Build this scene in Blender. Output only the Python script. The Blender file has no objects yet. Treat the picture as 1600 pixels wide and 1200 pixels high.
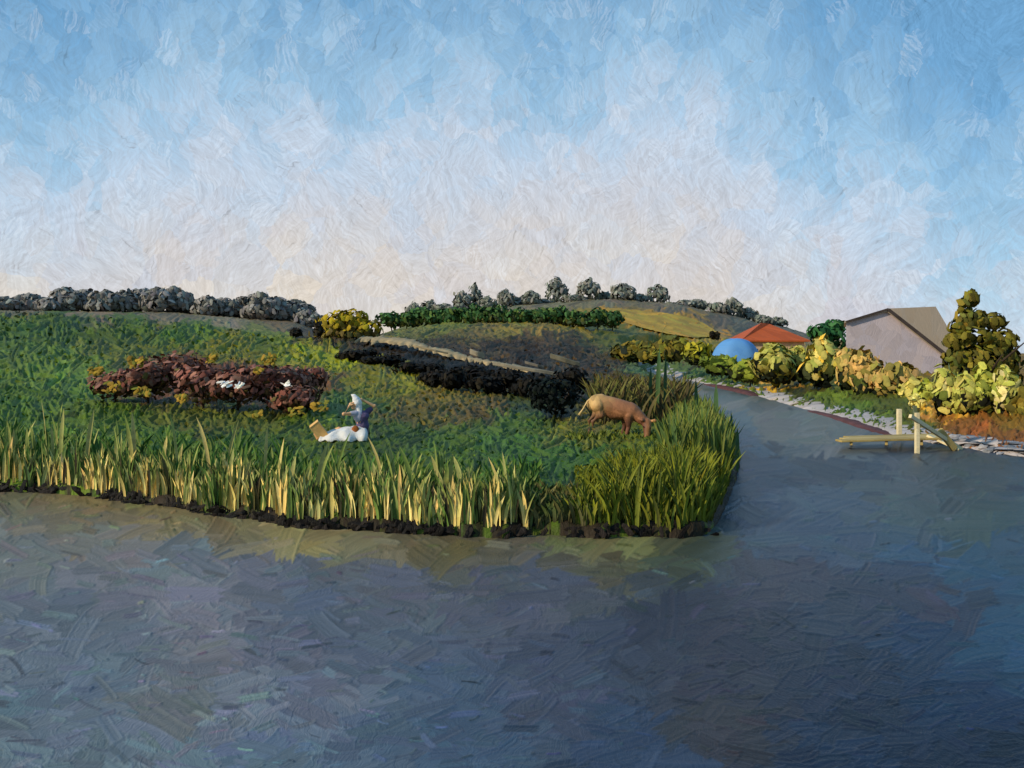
import bpy, bmesh, math, random
import numpy as np
from mathutils import Vector, Matrix, noise as mnoise
R = math.radians
rng = np.random.default_rng(7)
random.seed(7)
scene = bpy.context.scene
C = scene.collection
F, CX, HY, EYE = 1300.0, 800.0, 556.0, 2.1      # focal length (px of the photo), centre column, eye-level row, eye height

# ------------------------------------------------------------------ camera
cam = bpy.data.cameras.new('camera'); camo = bpy.data.objects.new('camera', cam); C.objects.link(camo)
camo.location = (0, 0, EYE); camo.rotation_euler = (R(90), 0, 0)
cam.sensor_width = 36; cam.lens = F/1600*36; cam.shift_y = -(600-HY)/1600
cam.clip_start = 0.1; cam.clip_end = 20000
scene.camera = camo
scene.view_settings.view_transform = 'Standard'; scene.view_settings.look = 'None'
scene.view_settings.exposure = 0.0; scene.view_settings.gamma = 1
scene.view_settings.use_curve_mapping = False

# ------------------------------------------------------------------ light: low sun from the left, behind the viewer
SUN_EL, SUN_AZ = R(27), R(-118)                  # azimuth measured from +Y towards +X
sd_ = bpy.data.lights.new('sun', 'SUN'); sun = bpy.data.objects.new('sun', sd_); C.objects.link(sun)
sd_.energy = 3.6; sd_.angle = R(1.2); sd_.color = (1.0, 0.88, 0.68)
dirv = Vector((math.sin(SUN_AZ)*math.cos(SUN_EL), math.cos(SUN_AZ)*math.cos(SUN_EL), math.sin(SUN_EL)))
sun.rotation_euler = (-dirv).to_track_quat('-Z', 'Y').to_euler()

def lin(c, g=1.0):
    c = np.asarray(c, float)/255.0
    return np.where(c <= 0.04045, c/12.92, ((c+0.055)/1.055)**2.4)*g
def lin4(c, g=1.0): return tuple(lin(c, g)) + (1.0,)

# ------------------------------------------------------------------ node helpers
class NT:
    def __init__(s, tree): s.t = tree; s.n = tree.nodes; s.l = tree.links
    def node(s, typ, **kw):
        n = s.n.new(typ)
        for k, v in kw.items(): setattr(n, k, v)
        return n
    def put(s, sock, v):
        if isinstance(v, bpy.types.NodeSocket): s.l.new(v, sock)
        elif v is not None: sock.default_value = v
    def math(s, op, a, b=None, c=None, clamp=False):
        n = s.node('ShaderNodeMath', operation=op, use_clamp=clamp)
        s.put(n.inputs[0], a); s.put(n.inputs[1], b); s.put(n.inputs[2], c); return n.outputs[0]
    def vmath(s, op, a, b=None, scale=None):
        n = s.node('ShaderNodeVectorMath', operation=op)
        s.put(n.inputs[0], a); s.put(n.inputs[1], b)
        if scale is not None: s.put(n.inputs['Scale'], scale)
        return n.outputs[0]
    def mix(s, f, a, b, blend='MIX'):
        n = s.node('ShaderNodeMix', data_type='RGBA', blend_type=blend)
        s.put(n.inputs[0], f); s.put(n.inputs[6], a); s.put(n.inputs[7], b); return n.outputs[2]
    def noise(s, vec, scale, detail=3, rough=0.5, col=False):
        n = s.node('ShaderNodeTexNoise'); s.put(n.inputs['Vector'], vec)
        n.inputs['Scale'].default_value = scale; n.inputs['Detail'].default_value = detail
        n.inputs['Roughness'].default_value = rough
        return n.outputs['Color'] if col else n.outputs['Fac']
    def ramp(s, f, stops, interp='LINEAR'):
        n = s.node('ShaderNodeValToRGB'); s.put(n.inputs[0], f); n.color_ramp.interpolation = interp
        e = n.color_ramp.elements
        while len(e) < len(stops): e.new(0.5)
        for el, (p, c) in zip(e, stops): el.position = p; el.color = c
        return n.outputs[0]
    def comb(s, x, y, z):
        n = s.node('ShaderNodeCombineXYZ'); s.put(n.inputs[0], x); s.put(n.inputs[1], y); s.put(n.inputs[2], z); return n.outputs[0]
    def sep(s, v):
        n = s.node('ShaderNodeSeparateXYZ'); s.put(n.inputs[0], v); return n.outputs
    def mapr(s, v, a, b, c, d, smooth=False):
        n = s.node('ShaderNodeMapRange'); n.interpolation_type = 'SMOOTHSTEP' if smooth else 'LINEAR'
        s.put(n.inputs[0], v)
        for i, q in enumerate((a, b, c, d)): s.put(n.inputs[1+i], q)
        return n.outputs[0]

def brush_group():
    g = bpy.data.node_groups.new('brush_strokes', 'ShaderNodeTree')
    for nm, ty in (('Vector', 'NodeSocketVector'), ('Scale', 'NodeSocketFloat'), ('Seed', 'NodeSocketFloat'),
                   ('Stretch', 'NodeSocketFloat'), ('Bristle', 'NodeSocketFloat')):
        g.interface.new_socket(nm, in_out='INPUT', socket_type=ty)
    for nm, ty in (('Rand', 'NodeSocketColor'), ('Bristle', 'NodeSocketFloat'), ('Edge', 'NodeSocketFloat')):
        g.interface.new_socket(nm, in_out='OUTPUT', socket_type=ty)
    t = NT(g); gi = t.node('NodeGroupInput'); go = t.node('NodeGroupOutput')
    x, y, z = t.sep(gi.outputs['Vector'])
    v = t.comb(x, t.math('MULTIPLY', y, gi.outputs['Stretch']), z)
    v = t.vmath('SCALE', v, None, gi.outputs['Scale'])
    v = t.vmath('ADD', v, t.comb(gi.outputs['Seed'], gi.outputs['Seed'], gi.outputs['Seed']))
    w = t.vmath('SUBTRACT', t.noise(v, 1.6, 3, 0.6, col=True), (0.5, 0.5, 0.5))
    v2 = t.vmath('ADD', v, t.vmath('SCALE', w, None, 0.55))
    vo = t.node('ShaderNodeTexVoronoi', feature='F1'); t.put(vo.inputs['Vector'], v2); vo.inputs['Scale'].default_value = 1
    vo.inputs['Randomness'].default_value = 1
    loc = t.vmath('SUBTRACT', v2, vo.outputs['Position'])
    rx, ry, rz = t.sep(vo.outputs['Color'])
    ang = t.mapr(rx, 0, 1, -1.15, 1.15)
    vr = t.node('ShaderNodeVectorRotate', rotation_type='Z_AXIS'); t.put(vr.inputs['Vector'], loc); t.put(vr.inputs['Angle'], ang)
    bx, by, bz = t.sep(vr.outputs[0])
    bv = t.comb(t.math('MULTIPLY', bx, gi.outputs['Bristle']), t.math('ADD', t.math('MULTIPLY', by, 1.2), t.math('MULTIPLY', ry, 40)), t.math('ADD', bz, t.math('MULTIPLY', rz, 20)))
    br = t.noise(bv, 1.0, 2, 0.6)
    t.l.new(vo.outputs['Color'], go.inputs['Rand']); t.l.new(br, go.inputs['Bristle'])
    t.l.new(vo.outputs['Distance'], go.inputs['Edge'])
    return g
BG = brush_group()
def brush(t, vec, scale, seed=0., stretch=1., bristle=14.):
    n = t.node('ShaderNodeGroup'); n.node_tree = BG
    t.put(n.inputs['Vector'], vec); n.inputs['Scale'].default_value = scale; n.inputs['Seed'].default_value = seed
    n.inputs['Stretch'].default_value = stretch; n.inputs['Bristle'].default_value = bristle
    return n.outputs['Rand'], n.outputs['Bristle'], n.outputs['Edge']

# ------------------------------------------------------------------ sky
world = bpy.data.worlds.new('World'); scene.world = world; world.use_nodes = True
t = NT(world.node_tree); t.n.clear()
sky = t.node('ShaderNodeTexSky', sky_type='NISHITA', sun_disc=False)
sky.sun_elevation = SUN_EL; sky.sun_rotation = SUN_AZ; sky.air_density = 1.0; sky.dust_density = 0.6; sky.ozone_density = 1.6
tc = t.node('ShaderNodeTexCoord')
x, y, z = t.sep(t.vmath('NORMALIZE', tc.outputs['Generated']))
az = t.math('ARCTAN2', x, y); el = t.math('ARCSINE', z)
P = t.comb(az, el, 0.0)
STR = 0.1
# strokes of three sizes, each layer laid over the last
r1, b1, e1 = brush(t, P, 9.0, 3.1, 1.05, 16.)
r2, b2, e2 = brush(t, P, 19.0, 11.7, 1.0, 19.)
r3, b3, e3 = brush(t, P, 40.0, 29.3, 0.85, 12.)
def sc(col, i=0): return t.sep(col)[i]
j1 = t.math('SUBTRACT', sc(r1, 1), 0.5); j2 = t.math('SUBTRACT', sc(r2, 1), 0.5); j3 = t.math('SUBTRACT', sc(r3, 1), 0.5)
big = t.math('SUBTRACT', t.noise(P, 3.2, 3, 0.55), 0.5)
h = t.math('ADD', el, t.math('MULTIPLY', j1, 0.045))
h = t.math('ADD', h, t.math('MULTIPLY', j2, 0.045)); h = t.math('ADD', h, t.math('MULTIPLY', j3, 0.05))
h = t.math('ADD', h, t.math('MULTIPLY', big, 0.13))
h = t.math('ADD', h, t.math('MULTIPLY', t.math('SUBTRACT', b2, 0.5), 0.06))
h = t.math('ADD', h, t.math('MULTIPLY', t.math('SUBTRACT', b3, 0.5), 0.05))
h = t.math('ADD', h, t.mapr(az, 0.25, 0.6, 0, 0.08, True))
azf = t.math('ABSOLUTE', t.math('ADD', az, 0.05))
h = t.math('ADD', h, t.math('MULTIPLY', t.mapr(azf, 0.20, 0.62, 0, 1, True), 0.12))
cloudc = t.ramp(t.mapr(h, -0.05, 0.45, 0, 1), [
    (0.00, lin4((216, 205, 194))), (0.22, lin4((214, 208, 206))), (0.42, lin4((204, 209, 219))),
    (0.58, lin4((196, 213, 232))), (0.76, lin4((160, 199, 229))), (1.0, lin4((114, 168, 212)))])
# warm and lilac touches near the horizon
warm = t.math('MULTIPLY', t.mapr(el, 0.0, 0.22, 1, 0, True), t.mapr(sc(r2, 2), 0.35, 0.95, 0, 0.7))
warm = t.math('MULTIPLY', warm, t.mapr(az, 0.10, 0.42, 1, 0.12, True))
cloudc = t.mix(warm, cloudc, lin4((238, 222, 196)))
lil = t.math('MULTIPLY', t.mapr(el, 0.02, 0.24, 0.8, 0, True), t.mapr(sc(r1, 2), 0.5, 0.95, 0, 0.6))
cloudc = t.mix(lil, cloudc, lin4((200, 196, 208)))
wh = t.math('MULTIPLY', t.mapr(sc(r3, 2), 0.7, 1.0, 0, 0.28), t.mapr(b3, 0.42, 0.6, 0, 1))
cloudc = t.mix(wh, cloudc, lin4((226, 230, 236)))
cov = t.mapr(h, 0.12, 0.46, 0.97, 0.80, True)
nis = t.mix(1.0, sky.outputs[0], (0.72, 0.95, 1.0, 1), 'MULTIPLY')
col = t.mix(cov, nis, t.vmath('SCALE', cloudc, None, 1/STR))
# light and shade of bristle ridges painted into the sky colour
rel = t.math('ADD', t.mapr(b1, 0.3, 0.7, -0.05, 0.05), t.mapr(b2, 0.3, 0.7, -0.085, 0.085))
rel = t.math('ADD', rel, t.mapr(b3, 0.3, 0.7, -0.085, 0.085))
crack = t.math('MULTIPLY', t.mapr(b2, 0.34, 0.28, 0, 1), t.mapr(sc(r3, 0), 0.55, 0.7, 0, 1))
rel = t.math('SUBTRACT', rel, t.math('MULTIPLY', crack, 0.16))
col = t.vmath('SCALE', col, None, t.math('ADD', rel, 1.0))
bg = t.node('ShaderNodeBackground'); t.put(bg.inputs[0], col); bg.inputs[1].default_value = STR
wo = t.node('ShaderNodeOutputWorld'); t.l.new(bg.outputs[0], wo.inputs[0])
try: world.cycles.sampling_method = 'MANUAL'; world.cycles.sample_map_resolution = 512
except Exception: pass

# ------------------------------------------------------------------ materials
MATS = {}
def mat_paint(name, color=None, rough=0.55, spec=0.3, scale=6., bump=0.35, dist=0.02, var=0.18, coords='Object', stretch=1.0, hue=(1.1, 1.0, 0.85), bristle=14.):
    """surface laid on in short strokes; colour from the 'Col' attribute when color is None"""
    if name in MATS: return MATS[name]
    m = bpy.data.materials.new(name); m.use_nodes = True; t = NT(m.node_tree); t.n.clear()
    bs = t.node('ShaderNodeBsdfPrincipled'); out = t.node('ShaderNodeOutputMaterial'); t.l.new(bs.outputs[0], out.inputs[0])
    tc = t.node('ShaderNodeTexCoord')
    if coords == 'Wall':                       # use the plane that the face lies in
        x, y, z = t.sep(tc.outputs['Object']); vec = t.comb(t.math('ADD', x, y), z, 0.0)
    elif coords == 'XZ':
        x, y, z = t.sep(tc.outputs['Object']); vec = t.comb(x, z, y)
    else: vec = tc.outputs['Object']
    ra, br, ed = brush(t, vec, scale, 1.7, stretch, bristle)
    if color is None:
        at = t.node('ShaderNodeAttribute', attribute_name='Col'); base = at.outputs['Color']
    else: base = t.mix(0.0, lin4(color), lin4(color))
    s3 = t.sep(ra)
    f = t.math('ADD', t.mapr(s3[1], 0, 1, 1-var, 1+var), t.mapr(br, 0.3, 0.7, -var*0.6, var*0.6))
    c = t.vmath('SCALE', base, None, f)
    c = t.mix(t.mapr(s3[2], 0.3, 1, 0, 0.5), c, t.vmath('MULTIPLY', c, hue))
    t.put(bs.inputs['Base Color'], c)
    bs.inputs['Roughness'].default_value = rough; bs.inputs['Specular IOR Level'].default_value = spec
    if bump:
        bn = t.node('ShaderNodeBump'); bn.inputs['Strength'].default_value = bump; bn.inputs['Distance'].default_value = dist
        t.put(bn.inputs['Height'], br); t.l.new(bn.outputs[0], bs.inputs['Normal'])
    MATS[name] = m; return m
M_FOL = mat_paint('foliage', None, 0.65, 0.08, 9., 0.5, 0.03, 0.14)
M_GRASS = mat_paint('grass_blades', None, 0.6, 0.12, 14., 0.3, 0.01, 0.10)
M_GROUND = mat_paint('meadow_turf', None, 0.6, 0.12, 3.2, 0.55, 0.05, 0.10)
M_BARK = mat_paint('bark', (62, 50, 38), 0.8, 0.2, 9.)
M_WOOD = mat_paint('sunbleached_wood', (226, 208, 164), 0.6, 0.3, 5., 0.5, 0.01, 0.14, 'Wall', 0.3)

# ------------------------------------------------------------------ mesh helpers
def link(name, me, mat=None, parent=None, smooth=True):
    o = bpy.data.objects.new(name, me); C.objects.link(o)
    if mat: me.materials.append(mat)
    if smooth and len(me.polygons): me.polygons.foreach_set('use_smooth', np.ones(len(me.polygons), bool))
    if parent: o.parent = parent
    return o
def tag(o, label=None, cat=None, group=None, kind=None):
    if label: o['label'] = label
    if cat: o['category'] = cat
    if group: o['group'] = group
    if kind: o['kind'] = kind
    return o
def empty(name, loc, label, cat, group=None, rz=0):
    o = bpy.data.objects.new(name, None); C.objects.link(o); o.location = loc; o.rotation_euler = (0, 0, rz)
    o.empty_display_size = 0.2
    return tag(o, label, cat, group)
def np_mesh(name, V, Fc, col=None):
    me = bpy.data.meshes.new(name)
    V = np.asarray(V, np.float32); Fc = np.asarray(Fc, np.int32)
    me.vertices.add(len(V)); me.vertices.foreach_set('co', V.ravel())
    k = Fc.shape[1]
    me.loops.add(Fc.size); me.loops.foreach_set('vertex_index', Fc.ravel())
    me.polygons.add(len(Fc)); me.polygons.foreach_set('loop_start', np.arange(0, Fc.size, k, dtype=np.int32))
    me.update(calc_edges=True)
    if col is not None:
        a = me.color_attributes.new('Col', 'FLOAT_COLOR', 'POINT')
        c4 = np.ones((len(V), 4), np.float32); c4[:, :3] = np.clip(col, 0, 1); a.data.foreach_set('color', c4.ravel())
    return me
def W(px, py, Y):                                 # a point seen at a photo pixel, standing Y metres away
    return Vector(((px-CX)/F*Y, Y, EYE-(py-HY)/F*Y))
def Wz(px, py, z=0.0):                            # a point seen at a photo pixel, lying at height z
    Y = F*(EYE-z)/(py-HY); return Vector(((px-CX)/F*Y, Y, z))

# ------------------------------------------------------------------ oil paint stamping on a grid (colour and relief)
def paint(Hn, Wn, colfn, passes, seed, jitter=0.10):
    g = np.random.default_rng(seed)
    yy, xx = np.mgrid[0:Hn, 0:Wn]
    col = colfn(xx.ravel().astype(float), yy.ravel().astype(float)).reshape(Hn, Wn, 3)
    hgt = np.zeros((Hn, Wn))
    for (n, Lr, wr, ang0, angs, cj) in passes:
        cxs = g.uniform(-10, Wn+10, n); cys = g.uniform(-8, Hn+8, n)
        cc = colfn(cxs+g.normal(0, 5, n), cys+g.normal(0, 3, n))
        cc = cc*(1+g.normal(0, jitter*cj, (n, 1)))*(1+g.normal(0, jitter*0.35*cj, (n, 3)))
        for i in range(n):
            L = g.uniform(*Lr); w = g.uniform(*wr); a = ang0+g.normal(0, angs); k = g.normal(0, 0.22/L)
            ca, sa = math.cos(a), math.sin(a); r = int(0.5*(L+w)+3)
            x0, x1 = max(0, int(cxs[i])-r), min(Wn, int(cxs[i])+r); y0, y1 = max(0, int(cys[i])-r), min(Hn, int(cys[i])+r)
            if x1 <= x0 or y1 <= y0: continue
            X, Y = np.meshgrid(np.arange(x0, x1)-cxs[i], np.arange(y0, y1)-cys[i])
            s = X*ca+Y*sa; q = -X*sa+Y*ca + k*s*s
            nb = 12; prof = g.normal(0, 1, nb); ends = g.uniform(0.62, 1.0, nb)
            ti = np.clip((q/w+0.5)*(nb-1), 0, nb-1.001); i0 = ti.astype(int); fr = ti-i0
            pv = prof[i0]*(1-fr)+prof[i0+1]*fr; ev = ends[i0]*(1-fr)+ends[i0+1]*fr
            m = np.clip((ev*L/2-np.abs(s))/1.4, 0, 1)*np.clip((w/2-np.abs(q))/1.0, 0, 1)
            if not m.any(): continue
            ridge = np.exp(-((np.abs(q)-w/2+1.3)/1.1)**2)*1.2+np.exp(-((s-ev*L/2+1.5)/1.6)**2)*1.2
            m3 = (m*0.93)[..., None]
            cl = cc[i]*(1+0.05*pv[..., None]*cj)
            col[y0:y1, x0:x1] = col[y0:y1, x0:x1]*(1-m3)+cl*m3
            hgt[y0:y1, x0:x1] = hgt[y0:y1, x0:x1]*(1-0.8*m)+(0.55*pv+ridge)*m
    return np.clip(col, 0.002, 1), hgt
def nearest_col(pts, aniso=1.7, soft=3.0):
    A = np.array([(p[0], p[1]*aniso) for p in pts], float); K = np.array([lin(p[2]) for p in pts])
    def fn(px, py):
        out = np.empty((len(px), 3))
        for s in range(0, len(px), 60000):
            q = np.stack([px[s:s+60000], py[s:s+60000]*aniso], 1)
            d = ((q[:, None, :]-A[None])**2).sum(2)+40.0
            w = d**(-soft); w /= w.sum(1, keepdims=True); out[s:s+60000] = w@K
        return out
    return fn

# ------------------------------------------------------------------ shorelines and land height
A_px = [(-700, 742), (-300, 752), (0, 768), (60, 770), (140, 776), (200, 786), (270, 792), (330, 806), (400, 812), (460, 826), (540, 828), (620, 833),
        (700, 838), (780, 842), (850, 836), (930, 842), (1010, 838), (1060, 842), (1105, 836), (1122, 818), (1136, 790), (1150, 752), (1158, 715),
        (1150, 680), (1120, 650), (1075, 618), (1040, 600), (1005, 586), (980, 577)]
B_px = [(985, 575.5), (1040, 585), (1100, 599), (1170, 615), (1240, 634), (1300, 650), (1360, 670), (1420, 686), (1470, 694), (1520, 702), (1570, 710),
        (1620, 716), (1750, 735), (2000, 760)]
A_poly = [Wz(*p)[:2] for p in A_px] + [(38, 165), (60, 220), (60, 900), (-900, 900), (-900, 40), (-60, 18)]
B_poly = [Wz(*p)[:2] for p in B_px] + [(40, 12), (900, 12), (900, 900), (10, 900), (6, 220), (14, 150)]
def signed(poly, X, Y):
    P = np.array(poly, float); d = np.full(X.shape, 1e18); ins = np.zeros(X.shape, bool)
    for a, b in zip(P, np.roll(P, -1, 0)):
        e = b-a; tt = np.clip(((X-a[0])*e[0]+(Y-a[1])*e[1])/(e@e), 0, 1)
        d = np.minimum(d, (X-a[0]-tt*e[0])**2+(Y-a[1]-tt*e[1])**2)
        with np.errstate(divide='ignore', invalid='ignore'):
            c = ((a[1] > Y) != (b[1] > Y)) & (X < (b[0]-a[0])*(Y-a[1])/(b[1]-a[1]+1e-12)+a[0])
        ins ^= c
    d = np.sqrt(d); return np.where(ins, d, -d)
def Z(py, Y): return EYE-(py-HY)/F*Y
PROF = {  # column (photo px) -> (distance, ground height)
 -600: [(8, .35), (20, .8), (30, 2.0), (45, 4.2), (60, 6.6), (80, 7), (120, 6), (200, 15), (300, 24), (420, 20)],
 0:    [(8, .35), (14, .35), (20, .5), (30, 1.3), (45, 3.0), (60, Z(490, 60)), (80, 5.4), (120, 5), (200, Z(496, 200)), (300, Z(486, 300)), (420, 15)],
 250:  [(8, .35), (14, .35), (20, .40), (28, .94), (45, 2.5), (60, Z(505, 60)), (80, 4.6), (120, 4), (200, Z(504, 200)), (300, Z(488, 300)), (420, 15)],
 450:  [(8, .35), (20, .35), (28, .72), (45, 1.9), (60, Z(529, 60)), (80, 3.5), (120, 4), (200, Z(520, 200)), (300, Z(502, 300)), (420, 12)],
 550:  [(8, .35), (20, .35), (28, .62), (45, 1.75), (60, Z(534, 60)), (90, 3.7), (150, 5), (200, 5.5), (300, Z(535, 300)), (420, 4)],
 700:  [(8, .35), (20, .35), (28, .68), (40, 1.25), (50, Z(560, 50)), (90, Z(530, 90)), (130, Z(507, 130)), (180, 8.5), (300, Z(492, 300)), (420, 12)],
 850:  [(8, .35), (20, .35), (28, .48), (35, .72), (45, 1.3), (90, Z(535, 90)), (130, Z(508, 130)), (180, 9.5), (300, Z(474, 300)), (420, 15)],
 950:  [(8, .35), (20, .35), (28, .4), (45, .8), (80, 1.5), (110, 3.2), (150, Z(515, 150)), (200, Z(484, 200)), (300, Z(468, 300)), (420, 16)],
 1050: [(8, .35), (45, .4), (85, .5), (100, 1.0), (140, Z(532, 140)), (200, Z(500, 200)), (300, Z(474, 300)), (420, 14)],
 1120: [(8, .35), (60, .45), (90, 1.6), (140, Z(537, 140)), (200, Z(517, 200)), (300, Z(488, 300)), (420, 12)],
 1200: [(8, .35), (42, .4), (60, .76), (90, 1.2), (200, 5), (300, Z(506, 300)), (420, 8)],
 1300: [(8, .35), (30, .4), (45, .6), (90, 1.5), (200, 4), (300, 8), (420, 6)],
 1400: [(8, .35), (24, .4), (32, .5), (60, 1.0), (200, 3), (300, 4), (420, 4)],
 1600: [(8, .35), (20, .4), (26, .55), (60, 1.0), (200, 2), (420, 3)],
 2200: [(8, .35), (20, .5), (60, 1.4), (200, 3), (420, 3)]}
PK = sorted(PROF)
def land_h(X, Y):
    px = np.clip(CX+F*X/np.maximum(Y, 1), PK[0], PK[-1]-0.01)
    prof = np.array([np.interp(np.log(np.maximum(Y, 5)), np.log([q[0] for q in PROF[k]]), [q[1] for q in PROF[k]]) for k in PK])
    idx = np.clip(np.searchsorted(PK, px, 'right')-1, 0, len(PK)-2)
    k0 = np.array(PK)[idx]; k1 = np.array(PK)[idx+1]; f = (px-k0)/(k1-k0); f = f*f*(3-2*f)*0.5+f*0.5
    ii = np.arange(X.size)
    return prof[idx, ii]*(1-f)+prof[idx+1, ii]*f
def ground_z(X, Y, raw=False):
    X = np.atleast_1d(np.asarray(X, float)).ravel(); Y = np.atleast_1d(np.asarray(Y, float)).ravel()
    sA = signed(A_poly, X, Y); sB = signed(B_poly, X, Y)
    wob = 0.05*np.sin(X*5.1+Y*2.3)+0.04*np.sin(X*11.7-Y*3.1)
    a = np.clip((sA+wob+0.05)/0.22, 0, 1); b = np.clip((sB+wob)/(2.4+0.05*Y), 0, 1)
    a = a*a*(3-2*a)*np.where(sA > 0, .42+.58*np.clip((sA-.15)/1.3, 0, 1), 1)
    k = np.maximum(a, b); H = land_h(X, Y)
    z = k*H-(1-k)*0.5*np.where(np.maximum(sA, sB) < 0, 1, 0)+np.where(np.maximum(sA, sB) >= 0, (1-k)*0.012, 0)
    return (z, sA, sB) if raw else z
def gz(x, y): return float(ground_z(x, y)[0])
def on_ground(px, Y, dz=0.0):
    x = (px-CX)/F*Y; return Vector((x, Y, gz(x, Y)+dz))

# ------------------------------------------------------------------ river
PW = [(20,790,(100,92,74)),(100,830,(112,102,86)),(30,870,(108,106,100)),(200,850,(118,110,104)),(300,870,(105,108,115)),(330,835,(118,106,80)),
(430,850,(152,138,100)),(480,866,(160,142,92)),(520,852,(150,136,98)),(40,800,(120,104,74)),(120,812,(122,106,72)),(240,826,(130,114,78)),(560,850,(132,122,98)),(640,872,(108,98,74)),(720,876,(108,98,68)),(600,900,(92,94,104)),(750,915,(88,90,100)),(350,885,(104,104,110)),(420,888,(98,99,108)),(500,892,(94,97,108)),(560,882,(98,99,106)),(450,900,(90,95,108)),(800,895,(82,86,100)),(870,910,(76,80,92)),(800,850,(106,100,88)),(850,880,(95,90,72)),(900,850,(124,122,84)),  # ochre near the bank: reed reflection painted into the water colour
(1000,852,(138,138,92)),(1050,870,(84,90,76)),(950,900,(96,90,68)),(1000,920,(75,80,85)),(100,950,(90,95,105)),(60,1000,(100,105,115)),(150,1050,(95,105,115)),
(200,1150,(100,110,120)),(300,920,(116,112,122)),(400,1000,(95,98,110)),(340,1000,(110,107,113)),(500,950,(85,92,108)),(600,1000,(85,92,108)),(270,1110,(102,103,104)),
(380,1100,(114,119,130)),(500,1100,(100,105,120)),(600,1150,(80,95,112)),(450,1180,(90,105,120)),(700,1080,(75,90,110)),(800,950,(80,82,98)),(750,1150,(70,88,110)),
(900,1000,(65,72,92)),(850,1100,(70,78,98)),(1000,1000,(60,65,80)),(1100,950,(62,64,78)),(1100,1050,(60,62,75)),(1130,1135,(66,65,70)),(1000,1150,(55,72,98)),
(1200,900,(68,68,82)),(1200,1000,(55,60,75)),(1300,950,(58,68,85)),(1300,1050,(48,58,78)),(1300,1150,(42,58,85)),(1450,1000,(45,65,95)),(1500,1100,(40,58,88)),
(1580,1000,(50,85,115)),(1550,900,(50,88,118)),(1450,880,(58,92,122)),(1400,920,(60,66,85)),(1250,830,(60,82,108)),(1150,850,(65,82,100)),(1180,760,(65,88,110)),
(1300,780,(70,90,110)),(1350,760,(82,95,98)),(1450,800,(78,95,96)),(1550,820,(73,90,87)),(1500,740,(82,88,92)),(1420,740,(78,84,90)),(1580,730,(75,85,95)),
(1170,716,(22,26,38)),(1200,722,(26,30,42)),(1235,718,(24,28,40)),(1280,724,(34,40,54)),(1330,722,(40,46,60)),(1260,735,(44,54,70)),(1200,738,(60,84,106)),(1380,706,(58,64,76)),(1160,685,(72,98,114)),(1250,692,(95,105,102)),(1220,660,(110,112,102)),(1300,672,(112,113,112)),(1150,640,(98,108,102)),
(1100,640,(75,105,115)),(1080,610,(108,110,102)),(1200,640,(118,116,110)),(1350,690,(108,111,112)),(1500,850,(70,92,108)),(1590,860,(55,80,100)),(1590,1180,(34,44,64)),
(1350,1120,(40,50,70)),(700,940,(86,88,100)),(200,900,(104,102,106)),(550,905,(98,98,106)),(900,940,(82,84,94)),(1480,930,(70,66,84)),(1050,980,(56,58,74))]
G_W = np.array([1.0, 0.98, 0.92])
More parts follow.
